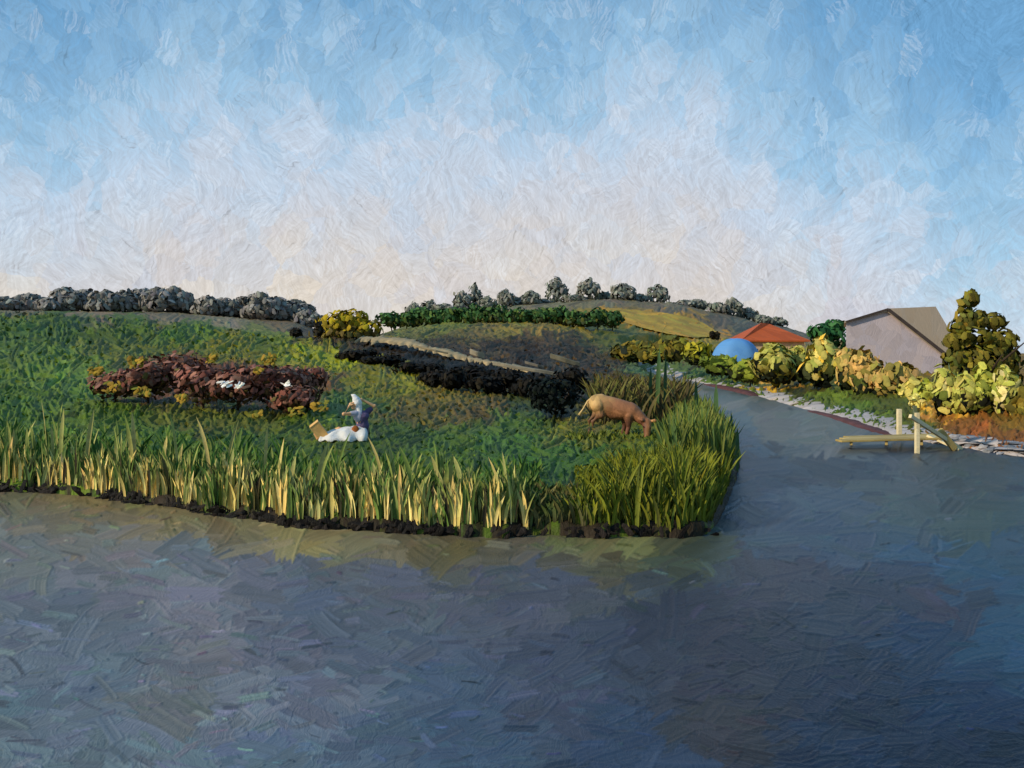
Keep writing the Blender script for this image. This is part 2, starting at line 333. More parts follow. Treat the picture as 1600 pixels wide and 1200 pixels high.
def build_river():
    cols = np.concatenate([np.linspace(-900, -40, 22)[:-1], np.linspace(-40, 1640, 900), np.linspace(1640, 2500, 22)[1:]])
    rows = np.concatenate([[562, 566, 570], np.linspace(573, 1240, 470)])
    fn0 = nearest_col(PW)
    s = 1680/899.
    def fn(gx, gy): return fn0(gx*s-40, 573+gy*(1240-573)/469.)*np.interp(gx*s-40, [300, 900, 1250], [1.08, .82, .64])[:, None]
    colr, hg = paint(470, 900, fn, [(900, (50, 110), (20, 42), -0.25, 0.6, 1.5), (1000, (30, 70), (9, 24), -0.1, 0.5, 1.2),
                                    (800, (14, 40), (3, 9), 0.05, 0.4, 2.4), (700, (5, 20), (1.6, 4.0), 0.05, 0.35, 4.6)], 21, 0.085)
    n, m = len(rows), len(cols)
    cg = np.empty((n, m, 3)); hh = np.zeros((n, m))
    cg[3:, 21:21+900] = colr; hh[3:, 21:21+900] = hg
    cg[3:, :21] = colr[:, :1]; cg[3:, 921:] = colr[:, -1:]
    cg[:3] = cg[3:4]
    Yr = F*EYE/(rows-HY)
    fade = np.clip((rows-573)/120, 0.25, 1)
    X = (cols[None]-CX)/F*Yr[:, None]; Y = np.repeat(Yr[:, None], m, 1); Zz = hh*(Yr*0.00042*fade)[:, None]
    V = np.stack([X, Y, Zz], 2).reshape(-1, 3)
    idx = np.arange(n*m).reshape(n, m)
    Fc = np.stack([idx[1:, :-1], idx[1:, 1:], idx[:-1, 1:], idx[:-1, :-1]], 2).reshape(-1, 4)
    # sheet out to the horizon and behind the viewer
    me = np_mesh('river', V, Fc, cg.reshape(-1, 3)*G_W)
    m_ = bpy.data.materials.new('river_water'); m_.use_nodes = True; t = NT(m_.node_tree); t.n.clear()
    bs = t.node('ShaderNodeBsdfPrincipled'); out = t.node('ShaderNodeOutputMaterial'); t.l.new(bs.outputs[0], out.inputs[0])
    at = t.node('ShaderNodeAttribute', attribute_name='Col'); tc = t.node('ShaderNodeTexCoord')
    ra, br, ed = brush(t, tc.outputs['Object'], 2.6, 5.0, 0.7, 22.)
    nz = t.noise(tc.outputs['Object'], 60, 2, 0.6)
    c = t.vmath('SCALE', at.outputs['Color'], None, t.math('ADD', t.mapr(br, 0.3, 0.7, 0.93, 1.07), t.mapr(nz, 0.3, 0.7, -0.05, 0.05)))
    t.put(bs.inputs['Base Color'], c); t.put(bs.inputs['Roughness'], t.mapr(nz, 0.3, 0.7, 0.30, 0.48)); bs.inputs['Specular IOR Level'].default_value = 0.17
    bn = t.node('ShaderNodeBump'); bn.inputs['Strength'].default_value = 0.32; bn.inputs['Distance'].default_value = 0.02
    t.put(bn.inputs['Height'], t.math('ADD', br, t.math('MULTIPLY', nz, 0.35))); t.l.new(bn.outputs[0], bs.inputs['Normal'])
    o = link('river', me, m_); tag(o, kind='structure')
    r = 3000.
    nearY, farY = float(Yr[-1]), float(Yr[0]); lx0, lx1 = X[-1, 0], X[-1, -1]; fx0, fx1 = X[0, 0], X[0, -1]
    V2 = [(lx0, nearY, -.004), (lx1, nearY, -.004), (fx1, farY, -.004), (fx0, farY, -.004), (-r, -r, -.004), (r, -r, -.004), (r, r, -.004), (-r, r, -.004)]
    F2 = [(4, 5, 1, 0), (5, 6, 2, 1), (6, 7, 3, 2), (7, 4, 0, 3)]
    cc = np.tile(lin((78, 90, 104))*G_W, (8, 1))
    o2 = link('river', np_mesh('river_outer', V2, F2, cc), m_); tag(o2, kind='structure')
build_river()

# ------------------------------------------------------------------ ground
PT = [(20,520,(66,92,56)),(100,505,(58,84,50)),(200,508,(58,92,50)),(300,520,(62,98,48)),(420,534,(80,98,48)),(470,552,(104,118,40)),(530,560,(112,126,30)),(60,580,(70,108,60)),(130,600,(78,108,66)),
(30,640,(60,100,52)),(200,560,(78,92,48)),(350,545,(96,104,40)),(150,650,(60,95,48)),(300,655,(74,84,52)),(400,660,(74,86,52)),(100,700,(75,105,48)),(250,700,(60,100,48)),(400,700,(50,85,48)),
(480,670,(70,92,46)),(540,640,(58,98,76)),(600,610,(92,98,40)),(650,595,(104,110,42)),(700,615,(88,84,42)),(600,580,(84,88,44)),(760,640,(84,78,52)),(620,680,(50,82,52)),(700,700,(55,92,48)),(800,700,(50,92,58)),
(640,650,(80,78,46)),(850,740,(45,86,52)),(900,720,(50,92,52)),(950,760,(60,92,44)),(800,660,(60,86,54)),(740,610,(84,84,46)),(850,610,(44,46,42)),(870,640,(26,36,36)),(820,640,(46,62,48)),(930,660,(92,92,56)),(920,600,(62,54,42)),(960,600,(66,60,42)),(980,670,(72,86,48)),
(900,680,(88,100,52)),(1000,720,(80,98,38)),(1050,740,(96,110,38)),(1080,700,(84,100,44)),(1060,640,(66,80,50)),(560,545,(50,44,36)),(230,600,(88,60,54)),(290,585,(92,62,56)),(350,600,(92,58,52)),(420,605,(86,58,52)),(470,600,(90,68,54)),(860,560,(56,48,40)),(900,575,(60,48,34)),(930,560,(66,58,38)),(820,545,(44,36,28)),(900,550,(42,36,28)),(860,535,(58,48,32)),(760,545,(46,38,30)),(940,575,(50,42,30)),(700,538,(60,54,38)),(780,585,(24,21,18)),(830,560,(34,29,25)),(840,600,(24,24,22)),(600,562,(30,28,24)),(650,566,(22,21,20)),(700,574,(20,19,18)),(850,575,(46,42,36)),(880,600,(22,24,22)),(620,553,(38,34,28)),(680,580,(30,28,24)),(750,580,(20,19,18)),(700,560,(40,36,30)),(760,600,(72,68,42)),(830,625,(52,60,44)),(680,590,(70,74,40)),(820,588,(20,19,18)),
(870,578,(58,52,46)),(780,555,(62,54,46)),(640,515,(82,90,62)),(700,512,(88,98,58)),(740,530,(82,78,50)),(800,515,(104,100,50)),(880,515,(112,102,42)),(830,532,(66,56,38)),(900,535,(66,58,38)),(960,545,(78,84,48)),(950,522,(72,82,52)),
(700,548,(52,46,40)),(930,500,(52,72,48)),(950,492,(136,112,32)),(1020,503,(154,124,32)),(1080,516,(150,118,34)),(1005,512,(138,110,32)),(1060,500,(146,116,36)),(1000,534,(72,86,60)),(1050,548,(78,88,42)),(1100,545,(110,106,42)),
(50,475,(92,90,92)),(150,485,(96,92,92)),(250,490,(92,90,90)),(350,492,(102,102,100)),(450,505,(88,82,74)),(490,524,(60,55,48)),
(750,482,(84,88,78)),(850,474,(94,94,90)),(950,474,(86,86,82)),(1050,482,(92,90,90)),(1120,496,(78,78,80)),(1180,508,(86,86,92)),
(1000,563,(88,98,62)),(1000,574,(75,100,78)),(1050,580,(60,90,66)),(1100,588,(72,98,62)),(1150,603,(62,98,60)),(1175,594,(190,156,62)),(1225,603,(176,146,58)),(1190,622,(72,105,56)),(1280,630,(78,98,48)),(1310,648,(60,98,46)),
(1350,660,(72,108,52)),(1400,668,(60,92,46)),(1425,668,(72,84,42)),(1480,664,(112,78,44)),(1530,680,(124,80,46)),(1475,650,(188,154,70)),(1560,684,(116,80,48)),(1590,664,(112,92,42)),(1100,573,(52,56,36)),(1150,580,(52,62,32)),(1250,612,(56,62,32)),(1500,640,(40,44,30)),(1400,640,(66,80,44))]
PT = [(a, b, (c[0]*1.10, c[1]*.96, c[2]*.74) if c[1] > 1.45*c[0] else (c[0], c[1], c[2]*.8) if c[1] > c[0] and c[1] > c[2] and c[2] < .75*c[1] else c) for a, b, c in PT]
G_T = np.array([1.60, 1.30, 0.74])
def build_ground():
    cols = np.concatenate([np.linspace(-700, -30, 40)[:-1], np.linspace(-30, 1630, 860), np.linspace(1630, 2300, 40)[1:]])
    Yr = np.concatenate([np.geomspace(8.4, 30, 175)[:-1], np.geomspace(30, 130, 170)[:-1], np.geomspace(130, 420, 90), [700, 1400, 3000]])
    n, m = len(Yr), len(cols)
    U = (cols-CX)/F
    X = U[None]*Yr[:, None]; Y = np.repeat(Yr[:, None], m, 1)
    z, sA, sB = ground_z(X.ravel(), np.minimum(Y.ravel(), 420), True)
    z = z.reshape(n, m); sA = sA.reshape(n, m); sB = sB.reshape(n, m)
    z[-3:] = np.minimum(z[-3:], 2.0)
    # bumps of turf
    px = CX+F*X/Y; py = HY+F*(EYE-z)/Y
    fn0 = nearest_col(PT, 2.2, 4.0)
    def fn(gx, gy):
        a = np.clip(gx, 0, m-1).astype(int); b = np.clip(gy, 0, n-1).astype(int)
        c = fn0(px[b, a], py[b, a])
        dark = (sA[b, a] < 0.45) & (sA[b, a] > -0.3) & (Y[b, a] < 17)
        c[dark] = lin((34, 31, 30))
        return c
    colr, hg = paint(n, m, fn, [(3500, (22, 50), (8, 18), 0.3, 1.0, 1.0), (6500, (12, 32), (4, 10), 0.6, 1.0, 1.5), (1500, (7, 18), (2, 4), 1.0, 0.8, 2.0)], 5, 0.10)
    land = np.clip(np.maximum(sA, sB)/0.3, 0, 1)
    nz = np.array([[0]])
    z = z + hg*land*np.minimum(Y, 80)*0.0022
    V = np.stack([X, Y, z], 2).reshape(-1, 3)
    idx = np.arange(n*m).reshape(n, m)
    Fc = np.stack([idx[:-1, :-1], idx[:-1, 1:], idx[1:, 1:], idx[1:, :-1]], 2).reshape(-1, 4)
    keep = (z.ravel()[Fc] > -0.3).any(1)
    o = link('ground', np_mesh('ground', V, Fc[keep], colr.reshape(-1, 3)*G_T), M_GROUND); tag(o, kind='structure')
build_ground()

def field_sheet():
    """the ochre field lies on the slope: every point of its outline is carried along the sight line to the ground"""
    xs = np.linspace(938, 1123, 75); top = np.interp(xs, [938, 950, 975, 1040, 1080, 1100, 1123], [487, 483, 485, 491, 499, 507, 522])
    bot = np.interp(xs, [938, 960, 1000, 1040, 1085, 1110, 1123], [491, 502, 514, 524, 531, 529, 524])
    nr = 22; Ys = np.linspace(118, 285, 500); V = []; prev = None
    for i, x in enumerate(xs):
        zz = ground_z((x-CX)/F*Ys, Ys)
        for k in range(nr):
            py = bot[i]+(top[i]-bot[i])*k/(nr-1)+random.uniform(-.5, .5); ray = EYE-(py-HY)/F*Ys; hit = np.argmax(zz >= ray) if (zz >= ray).any() else len(Ys)-1
            Yh_ = Ys[hit]; V.append(((x-CX)/F*Yh_, Yh_, zz[hit]+.35))
    m = len(xs); colr, hg = paint(nr, m, lambda a, b: np.tile(lin((158, 126, 34))*1.35, (len(a), 1)), [(260, (12, 30), (2, 5), -.25, .2, 1.6)], 9, .12)
    idx = np.arange(nr*m).reshape(m, nr); Fc = np.stack([idx[:-1, :-1], idx[1:, :-1], idx[1:, 1:], idx[:-1, 1:]], 2).reshape(-1, 4)
    o = link('mustard_field', np_mesh('mustard_field', V, Fc, colr.transpose(1, 0, 2).reshape(-1, 3)), M_GROUND); tag(o, kind='structure')
field_sheet()

# ------------------------------------------------------------------ dabs of leaf: small domed patches
def dabs(P, N, L, Wd, col, ang=None, dome=0.22, g=rng):
    """P centres, N outward normals, L length, Wd width -> verts, tris, colours; 9 verts and 8 tris a dab"""
    n = len(P); P = np.asarray(P, float); N = np.asarray(N, float); N = N/np.maximum(np.linalg.norm(N, axis=1, keepdims=True), 1e-6)
    up = np.tile([0., 0., 1.], (n, 1)); T = np.cross(up, N); bad = np.linalg.norm(T, axis=1) < .1; T[bad] = [1, 0, 0]
    T /= np.linalg.norm(T, axis=1, keepdims=True); B = np.cross(N, T)
    a = g.uniform(0, math.pi, n) if ang is None else ang
    D = T*np.cos(a)[:, None]+B*np.sin(a)[:, None]; E = np.cross(N, D)
    L = np.broadcast_to(L, n); Wd = np.broadcast_to(Wd, n)
    th = np.arange(8)*math.pi/4
    ru = np.array([1, .92, .55, -.55, -1, -.85, -.2, .75]); rv = np.array([.1, .75, 1, .95, .05, -.8, -1, -.8])
    V = np.empty((n, 9, 3)); V[:, 0] = P+N*(Wd*dome)[:, None]
    for k in range(8):
        jr = g.uniform(.8, 1.15, n)
        V[:, k+1] = P+D*(L*.5*ru[k]*jr)[:, None]+E*(Wd*.5*rv[k]*jr)[:, None]-N*(Wd*0.08*g.uniform(-1, 1, n))[:, None]
    base = (np.arange(n)*9)[:, None, None]
    tri = np.array([[0, k+1, (k+1) % 8+1] for k in range(8)])[None]+base
    c = np.repeat(np.asarray(col)[:, None], 9, 1)*np.concatenate([[1.06], g.uniform(.94, 1.04, 8)])[None, :, None]
    return V.reshape(-1, 3), tri.reshape(-1, 3), c.reshape(-1, 3)
G_F = np.array([1.45, 1.35, 1.18])
def pick(pal, n, g=rng, j=0.12):
    K = np.array([lin(p) for p in pal])*G_F; c = K[g.integers(0, len(K), n)]
    return c*(1+g.normal(0, j, (n, 1)))*(1+g.normal(0, j*.3, (n, 3)))
def crown_mesh(name, lobes, n, size, pal, tops=None, dark=None, g=rng, aspect=1.6, vert=0.6):
    """foliage filling a set of ellipsoid lobes (centre, radii); pal by height, low leaves coloured dark as shaded hollows"""
    w = np.array([l[1][0]*l[1][2] for l in lobes]); w = w/w.sum()
    li = g.choice(len(lobes), n, p=w); d = g.normal(0, 1, (n, 3)); d /= np.linalg.norm(d, axis=1, keepdims=True)
    r = g.uniform(.35, 1.0, n)**.5*g.uniform(.85, 1.12, n)
    cen = np.array([l[0] for l in lobes])[li]; rad = np.array([l[1] for l in lobes])[li]
    P = cen+d*rad*r[:, None]; N = d/rad+g.normal(0, .35, (n, 3))/rad.mean(); 
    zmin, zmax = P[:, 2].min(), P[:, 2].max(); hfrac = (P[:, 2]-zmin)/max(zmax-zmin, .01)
    c = pick(pal, n, g)
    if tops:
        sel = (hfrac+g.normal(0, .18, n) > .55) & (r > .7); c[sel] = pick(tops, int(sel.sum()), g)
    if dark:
        sel = (hfrac+g.normal(0, .15, n) < .32); c[sel] = pick(dark, int(sel.sum()), g)  # shade low in the crown is put into the leaf colour
    a = g.normal(math.pi/2*vert+.3, .6, n)
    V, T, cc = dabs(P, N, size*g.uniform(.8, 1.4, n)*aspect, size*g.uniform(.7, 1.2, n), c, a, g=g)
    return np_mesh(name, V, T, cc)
def tube_data(pts, rads, seg=7):
    V, Fc = [], []
    for i, (p, r) in enumerate(zip(pts, rads)):
        p = Vector(p); d = (Vector(pts[min(i+1, len(pts)-1)])-Vector(pts[max(i-1, 0)])).normalized()
        u = d.orthogonal().normalized(); 
        if abs(d.z) < .99: u = d.cross(Vector((0, 0, 1))).normalized()
        v = d.cross(u)
        for k in range(seg): V.append(p+(u*math.cos(2*math.pi*k/seg)+v*math.sin(2*math.pi*k/seg))*r)
    for i in range(len(pts)-1):
        for k in range(seg): Fc.append((i*seg+k, i*seg+(k+1) % seg, (i+1)*seg+(k+1) % seg, (i+1)*seg+k))
    b = len(V); V.append(Vector(pts[0])); V.append(Vector(pts[-1]))
    for k in range(seg):
        Fc.append(((k+1) % seg, k, b)); Fc.append(((len(pts)-1)*seg+k, (len(pts)-1)*seg+(k+1) % seg, b+1))
    return V, Fc
def from_lists(name, parts, mat, parent=None, smooth=True):
    V, Fc = [], []
    for v, f in parts:
        o = len(V); V += [tuple(q) for q in v]; Fc += [tuple(i+o for i in q) for q in f]
    me = bpy.data.meshes.new(name); me.from_pydata(V, [], Fc); me.update()
    return link(name, me, mat, parent, smooth)
def tube(name, pts, rads, mat, parent=None, seg=7): return from_lists(name, [tube_data(pts, rads, seg)], mat, parent)
def trunk(parent, h, r, g, limbs=4, spread=.5, mat=None):
    parts = [tube_data([(0, 0, -.1), (g.normal(0, .03)*h, 0, h*.4), (g.normal(0, .04)*h, g.normal(0, .03)*h, h*.85)], [r, r*.7, r*.3])]
    for k in range(limbs):
        a = g.uniform(0, 6.28); z0 = h*g.uniform(.2, .6); l = h*spread*g.uniform(.5, .9)
        parts.append(tube_data([(0, 0, z0), (math.cos(a)*l*.5, math.sin(a)*l*.5, z0+l*.35), (math.cos(a)*l, math.sin(a)*l, z0+l*.8)], [r*.5, r*.35, r*.12], 5))
    return from_lists('trunk', parts, mat or M_BARK, parent)

def tree(name, base, w, h, n, size, pal, label, cat, group=None, tops=None, dark=None, lobes=None, seed=0, low=0.1, **kw):
    g = np.random.default_rng(1000+seed)
    t_ = empty(name, base, label, cat, group)
    if lobes is None:
        lobes = []
        for k in range(5):
            a = g.uniform(0, 6.28); rr = w*.26*g.uniform(.5, 1)
            lobes.append(((math.cos(a)*rr, math.sin(a)*rr*.8, h*g.uniform(low+.28, .78)), (w*g.uniform(.22, .34), w*g.uniform(.2, .3), h*g.uniform(.17, .27))))
        lobes.append(((0, 0, h*.5), (w*.4, w*.35, h*.4)))
    if 'vert' not in kw: kw['vert'] = .8
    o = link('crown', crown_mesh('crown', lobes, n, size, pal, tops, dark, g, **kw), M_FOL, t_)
    trunk(t_, h*.75, max(.02, h*.03), g)
    return t_

# ------------------------------------------------------------------ far ridge trees, one by one
GREY = [(102, 103, 106), (114, 114, 116), (92, 94, 94), (124, 124, 124)]  # distance haze painted into the far crowns as pale greys
GREYG = [(98, 106, 102), (108, 112, 110), (88, 96, 92), (118, 120, 120)]
def ridge_tree(px, top, w, Y, pal, label, group, seed, name='far_tree', base=None):
    top += random.uniform(-7, 6); b = on_ground(px, Y); h = Z(top, Y)-b.z
    wm = w*1.3/F*Y
    n = int(np.clip(w*9, 110, 480))
    return tree(name, (b.x, b.y, b.z-.3), wm, h+.3, n, max(1.0*Y/300, wm*.11), pal, label, 'tree', group, seed=seed, lobes=[((0, 0, h*.35), (wm*.5, wm*.4, h*.38)), ((-wm*.12, 0, h*.66), (wm*.34, wm*.3, h*.30)), ((wm*.2, 0, h*.58), (wm*.26, wm*.3, h*.28)), ((0, 0, h*.8), (wm*.22, wm*.2, h*.24))])
ORD = ['first', 'second', 'third', 'fourth', 'fifth', 'sixth', 'seventh', 'eighth', 'ninth', 'tenth', 'eleventh', 'twelfth', 'thirteenth', 'fourteenth', 'fifteenth', 'sixteenth', 'seventeenth', 'eighteenth', 'nineteenth', 'twentieth', 'twenty-first', 'twenty-second', 'twenty-third', 'twenty-fourth', 'twenty-fifth', 'twenty-sixth']
gl = 'grey trees on the ridge at the left'
WHERE_L = 'grey hazy tree in the row on the far left ridge'
sd = 0
for px, top, w in [(8,458,44),(48,456,50),(76,464,36),(104,452,46),(134,458,44),(166,447,46),(196,450,40),(222,446,44),(246,452,44),(272,447,48),(300,462,44),(326,458,40),
                   (352,464,44),(380,466,44),(408,458,50),(434,460,56),(462,470,54),(482,482,40)]:
    sd += 1; ridge_tree(px, top, w, 292+(sd % 3)*5, GREY, ('small ' if w < 41 else 'broad ' if w > 47 else '')+'grey tree on the left ridge, '+ORD[sd-1]+' from the left edge', gl, sd)
for px, top, w, lb in [(648,472,26,0),(672,464,30,0),(696,470,26,0),(722,456,26,0),(742,450,20,0),(762,466,26,0),(790,452,24,0),(806,462,30,0),(830,450,24,0),(846,462,26,0),
                   (870,438,30,0),(896,456,34,0),(920,431,32,0),(945,452,30,0),(974,442,34,0),(1000,462,30,0),(1028,440,30,0),(1048,470,30,0),(1072,466,28,0),(1092,462,26,0),(1122,474,28,0),(1146,470,26,0),(1168,480,28,0),(1192,488,28,0),(1215,499,24,0)]:
    sd += 1; ridge_tree(px, top, w, 292+(sd % 3)*5, GREYG, ('tall ' if top < 445 else 'low ' if top > 465 else '')+'grey-green tree on the middle ridge, '+ORD[sd-19]+' from its left end', 'grey-green trees on the middle ridge', sd)
# dark green row below the ridge
for i, px in enumerate(range(612, 962, 23)):
    sd += 1; top = 480-5*math.sin((px-600)/360*3.1)+random.uniform(-5, 5)
    b = on_ground(px, 140)
    tree('hedge_tree', (b.x, b.y, Z(514, 140)-.2), 5.0, Z(top, 140)-Z(514, 140), 300, .5, [(48, 80, 46), (60, 92, 52), (40, 68, 42), (70, 90, 46)],
         'dark green tree in the row under the middle ridge, '+ORD[i]+' from its left end', 'tree', 'dark green trees in the row above the olive field', dark=[(58, 70, 50), (74, 78, 40)], seed=sd, vert=1.)

# ------------------------------------------------------------------ middle distance shrubs
b = on_ground(545, 62)
tree('round_bush', (b.x, b.y, Z(534, 62)-.1), 5.6, Z(481, 62)-Z(534, 62), 700, .32, [(124, 112, 34), (140, 124, 32), (110, 98, 34), (96, 88, 40)],
     'rounded mustard yellow bush between the grey ridge and the dark bank', 'bush', tops=[(146, 132, 28), (132, 118, 30)], dark=[(92, 82, 46), (84, 80, 44)], seed=300,
     lobes=[((-1.0, 0, 1.25), (1.5, 1.4, 1.2)), ((.2, 0, 1.45), (1.5, 1.4, 1.05)), ((1.4, 0, 1.0), (1.3, 1.2, .9)), ((-.2, 0, .6), (2.6, 1.6, .6))])
for i, (px, py, Y, w, h) in enumerate([(462, 520, 58, 24, 16), (498, 516, 58, 16, 22), (1117, 525, 120, 16, 12)]):
    b = W(px, py+h/2, Y); lbs = ['small near-black shrub left of the mustard bush', 'dark shrub touching the left flank of the mustard bush', 'small black tree at the right tip of the ochre field']
    tree('dark_shrub', b, w/F*Y, h/F*Y, 90, .25*Y/60, [(34, 32, 28), (46, 42, 34), (26, 26, 24)], lbs[i], 'shrub', seed=320+i)
BLK = [(20, 20, 20), (28, 26, 24), (16, 17, 17), (36, 33, 26)]
darks = [(600,556,572,50,60,'first'),(650,566,586,48,60,''),(676,580,600,46,40,''),(706,578,612,44,34,''),(742,575,604,44,60,''),(790,578,616,42,60,''),(826,590,624,40,50,''),(868,596,656,36,64,''),(888,580,630,40,50,''),(560,548,566,52,60,''),(690,584,606,46,40,''),(760,590,616,42,50,'')]
names = ['low dark shrub on the bank under the pale path, second from its upper end', 'low dark shrub on the bank, third from the upper end of the path', 'small dark shrub hanging down from the bank in the middle of the meadow', 'dark pointed shrub jutting down into the olive grass',
         'broad black shrub under the middle of the pale path', 'black shrub right of the path middle, below the pale slabs', 'black shrub above the dark hollow left of the calf', 'largest blue-black bush in the hollow left of the calf', 'brown-black bush behind the hollow, upper left of the calf', 'low dark shrub under the upper end of the pale path', 'dark shrub between the small hanging one and the pointed one', 'black shrub below the lower end of the pale path']
for i, (px, top, bot, Y, w, _) in enumerate(darks):
    Ys = np.linspace(20, 70, 400); gy = HY+F*(EYE-ground_z((px-CX)/F*Ys, Ys))/Ys
    Y = float(Ys[np.argmax(gy <= bot)]); x = (px-CX)/F*Y; bz = Z(bot, Y)
    tree('dark_shrub', (x, Y, bz-.05), w/F*Y*1.5, (bot-top)/F*Y*1.2, 380, .17*Y/38, BLK if i != 7 else [(16, 24, 24), (13, 18, 19), (22, 30, 26)], names[i], 'shrub', 'dark shrubs below the pale path', seed=340+i)

# dark red shrubs on the left slope
RED = [(104, 66, 58), (116, 76, 68), (88, 56, 50), (128, 92, 84), (104, 80, 70)]
YEL = [(142, 118, 44), (128, 106, 42), (104, 104, 44)]
redl = ['low maroon shrub at the left end of the red thicket', 'maroon shrub below the yellow sprig, second from the left in the red thicket', 'tallest purple-brown shrub of the red thicket', 'broad maroon shrub in the middle of the red thicket',
        'maroon shrub carrying the larger white fleck', 'brown shrub carrying the small white fleck', 'reddish brown shrub at the right end of the thicket, up the slope', 'low reddish shrub at the lower right of the thicket']
reds = [(180,570,622,24,86),(232,552,625,24,90),(282,540,622,24.5,96),(318,566,634,23,90),(372,562,636,23,100),(430,570,638,23.5,100),(478,566,625,24.5,72),(460,596,642,22.5,84)]
for i, (px, top, bot, Y, w) in enumerate(reds):
    x = (px-CX)/F*Y
    tree('maroon_shrub', (x, Y, min(Z(bot, Y), gz(x, Y)+.05)-.05), w/F*Y*1.1, (bot-top)/F*Y*1.1, 520, .12, RED, redl[i], 'shrub', 'maroon shrubs of the thicket', tops=RED+[(132, 98, 90)], dark=[(70, 58, 40), (84, 76, 44), (64, 46, 40)], seed=370+i, vert=.3)
for i, (px, py, Y, n, sz) in enumerate([(150,580,23.2,26,34),(215,565,23.2,30,44),(330,560,23,18,30),(418,562,23,26,40),(402,578,22.6,10,22),(175,604,22.4,16,40),(222,612,22.2,18,34),(285,624,21.6,22,34),(462,642,21.4,14,34),(402,648,21.2,8,20),(500,634,21.6,16,36)]):
    g = np.random.default_rng(400+i); c = W(px, py, Y); s = sz/F*Y/2
    Pn = np.array(c)+np.clip(g.normal(0, 1, (n, 3)), -1.3, 1.3)*[s*.42, .06, s*.24]
    V, T, cc = dabs(Pn-np.array(c), g.normal(0, .3, (n, 3))+[0, -1, .4], g.uniform(.10, .24, n), g.uniform(.05, .12, n), pick(YEL, n, g), g.normal(.4, .8, n), g=g)
    L = ['pair of ochre leaves at the far left of the maroon thicket', 'ochre sprig above the second maroon shrub', 'ochre leaves at the shoulder of the tallest maroon shrub', 'bright ochre sprig on the upper right of the thicket', 'few ochre leaves just below the bright sprig',
         'ochre leaves under the left maroon shrub', 'olive and ochre leaves under the second shrub', 'long low ochre sprig under the middle of the thicket', 'ochre sprig at the lower right tip of the thicket', 'tiny ochre leaves below the larger white fleck', 'ochre sprig right of the thicket near the seated person'][i]
    o = link('leafy_sprig', np_mesh('leafy_sprig', V, T, cc), M_FOL); o.location = c; tag(o, L, 'sprig', 'ochre leaf sprigs round the maroon thicket')
for i, (px, py, n, wd) in enumerate([(352, 600, 11, .42), (375, 602, 9, .3), (447, 599, 8, .24)]):
    g = np.random.default_rng(430+i); c = W(px, py, 20.9)
    Pn = np.clip(g.normal(0, 1, (n, 3)), -1.2, 1.2)*[wd*.26, .03, .04]
    V, T, cc = dabs(Pn, g.normal(0, .3, (n, 3))+[0, -1, .5], g.uniform(.12, .22, n), g.uniform(.03, .07, n), pick([(232, 228, 226), (214, 206, 204)], n, g), g.normal(.6, .7, n), g=g)
    o = link('white_fleck', np_mesh('white_fleck', V, T, cc), M_FOL); o.location = c  # loose cluster of small white dabs over the shrub
    tag(o, ['left of the two close white flecks on the maroon shrub', 'right of the two close white flecks on the maroon shrub', 'small star-like white fleck on the brown shrub'][i], 'flower', 'white flecks on the maroon shrubs')

# ------------------------------------------------------------------ sandy path and flat slabs on the dark bank
M_SAND = mat_paint('pale_sand', (164, 144, 108), .8, .2, 3., .5, .03, .16)
def ribbon(name, pts, mat, kind='structure', thick=.06, lift=.05, seg=12, ragged=.35, seed=1):
    """pts: (px, py, Y, half width in metres of the far/near direction)"""
    g = np.random.default_rng(seed); V, Fc = [], []
    N = len(pts); cs = []
    for i in range((N-1)*seg+1):
        k = min(i//seg, N-2); f = i/seg-k
        p = [pts[k][j]*(1-f)+pts[k+1][j]*f for j in range(4)]
        c = W(p[0], p[1], p[2]); cs.append((c, p[3]*(1+g.normal(0, ragged*.6))))
    for c, hw in cs:
        for s, dz in ((-1, -thick), (-.8, 0), (0, .03), (.8, .02), (1, -thick)):
            V.append((c.x+g.normal(0, .02), c.y+hw*s, c.z+dz+hw*s*.12))
    for i in range(len(cs)-1):
        for j in range(4): a = i*5+j; Fc.append((a, a+5, a+6, a+1))
    o = from_lists(name, [(V, Fc)], mat); tag(o, kind=kind); return o
ribbon('path', [(562, 528, 56, 1.2), (600, 529, 55, 1.5), (640, 533, 53, 1.3), (668, 543, 51, .9), (700, 549, 49, 1.0), (740, 561, 47, .9), (780, 568, 45, .6), (812, 573, 43, .5), (850, 584, 42, .25)], M_SAND, thick=.14, lift=.03, seed=3, ragged=.6)
M_SLAB = mat_paint('pale_slab', (150, 138, 114), .75, .25, 3., .5, .03, .18)
def slab(px0, py0, px1, py1, Y, th, label, mat=M_SLAB, name='flat_stone', lean=.02):
    a, b = W(px0, py0, Y), W(px1, py1, Y); L = (b-a).length; bm = bmesh.new()
    g = random.Random(int(px0))
    n = 7
    top, bot = [], []
    for k in range(n*2):
        f = k/(n-1) if k < n else (2*n-1-k)/(n-1); s = -1 if k < n else 1
        wv = .28*L**.3*math.sin(math.pi*(.12+.76*f))*s*g.uniform(.8, 1.15)
        p = a.lerp(b, f)+Vector((0, wv, 0))
        top.append(bm.verts.new(p+Vector((0, 0, th*.5*g.uniform(.8, 1.1)+wv*lean)))); bot.append(bm.verts.new(p-Vector((0, 0, th*.5))))
    bm.faces.new(top); bm.faces.new(bot[::-1])
    for k in range(2*n): bm.faces.new((top[k], bot[k], bot[(k+1) % (2*n)], top[(k+1) % (2*n)]))
    bmesh.ops.recalc_face_normals(bm, faces=bm.faces[:]); bmesh.ops.bevel(bm, geom=bm.edges[:], offset=th*.12, segments=1, affect='EDGES')
    me = bpy.data.meshes.new(name); bm.to_mesh(me); bm.free(); c = (a+b)/2
    me.transform(Matrix.Translation(-c)); o = link(name, me, mat, None, False); o.location = c
    return tag(o, label, 'stone', 'flat stones along the dark bank')
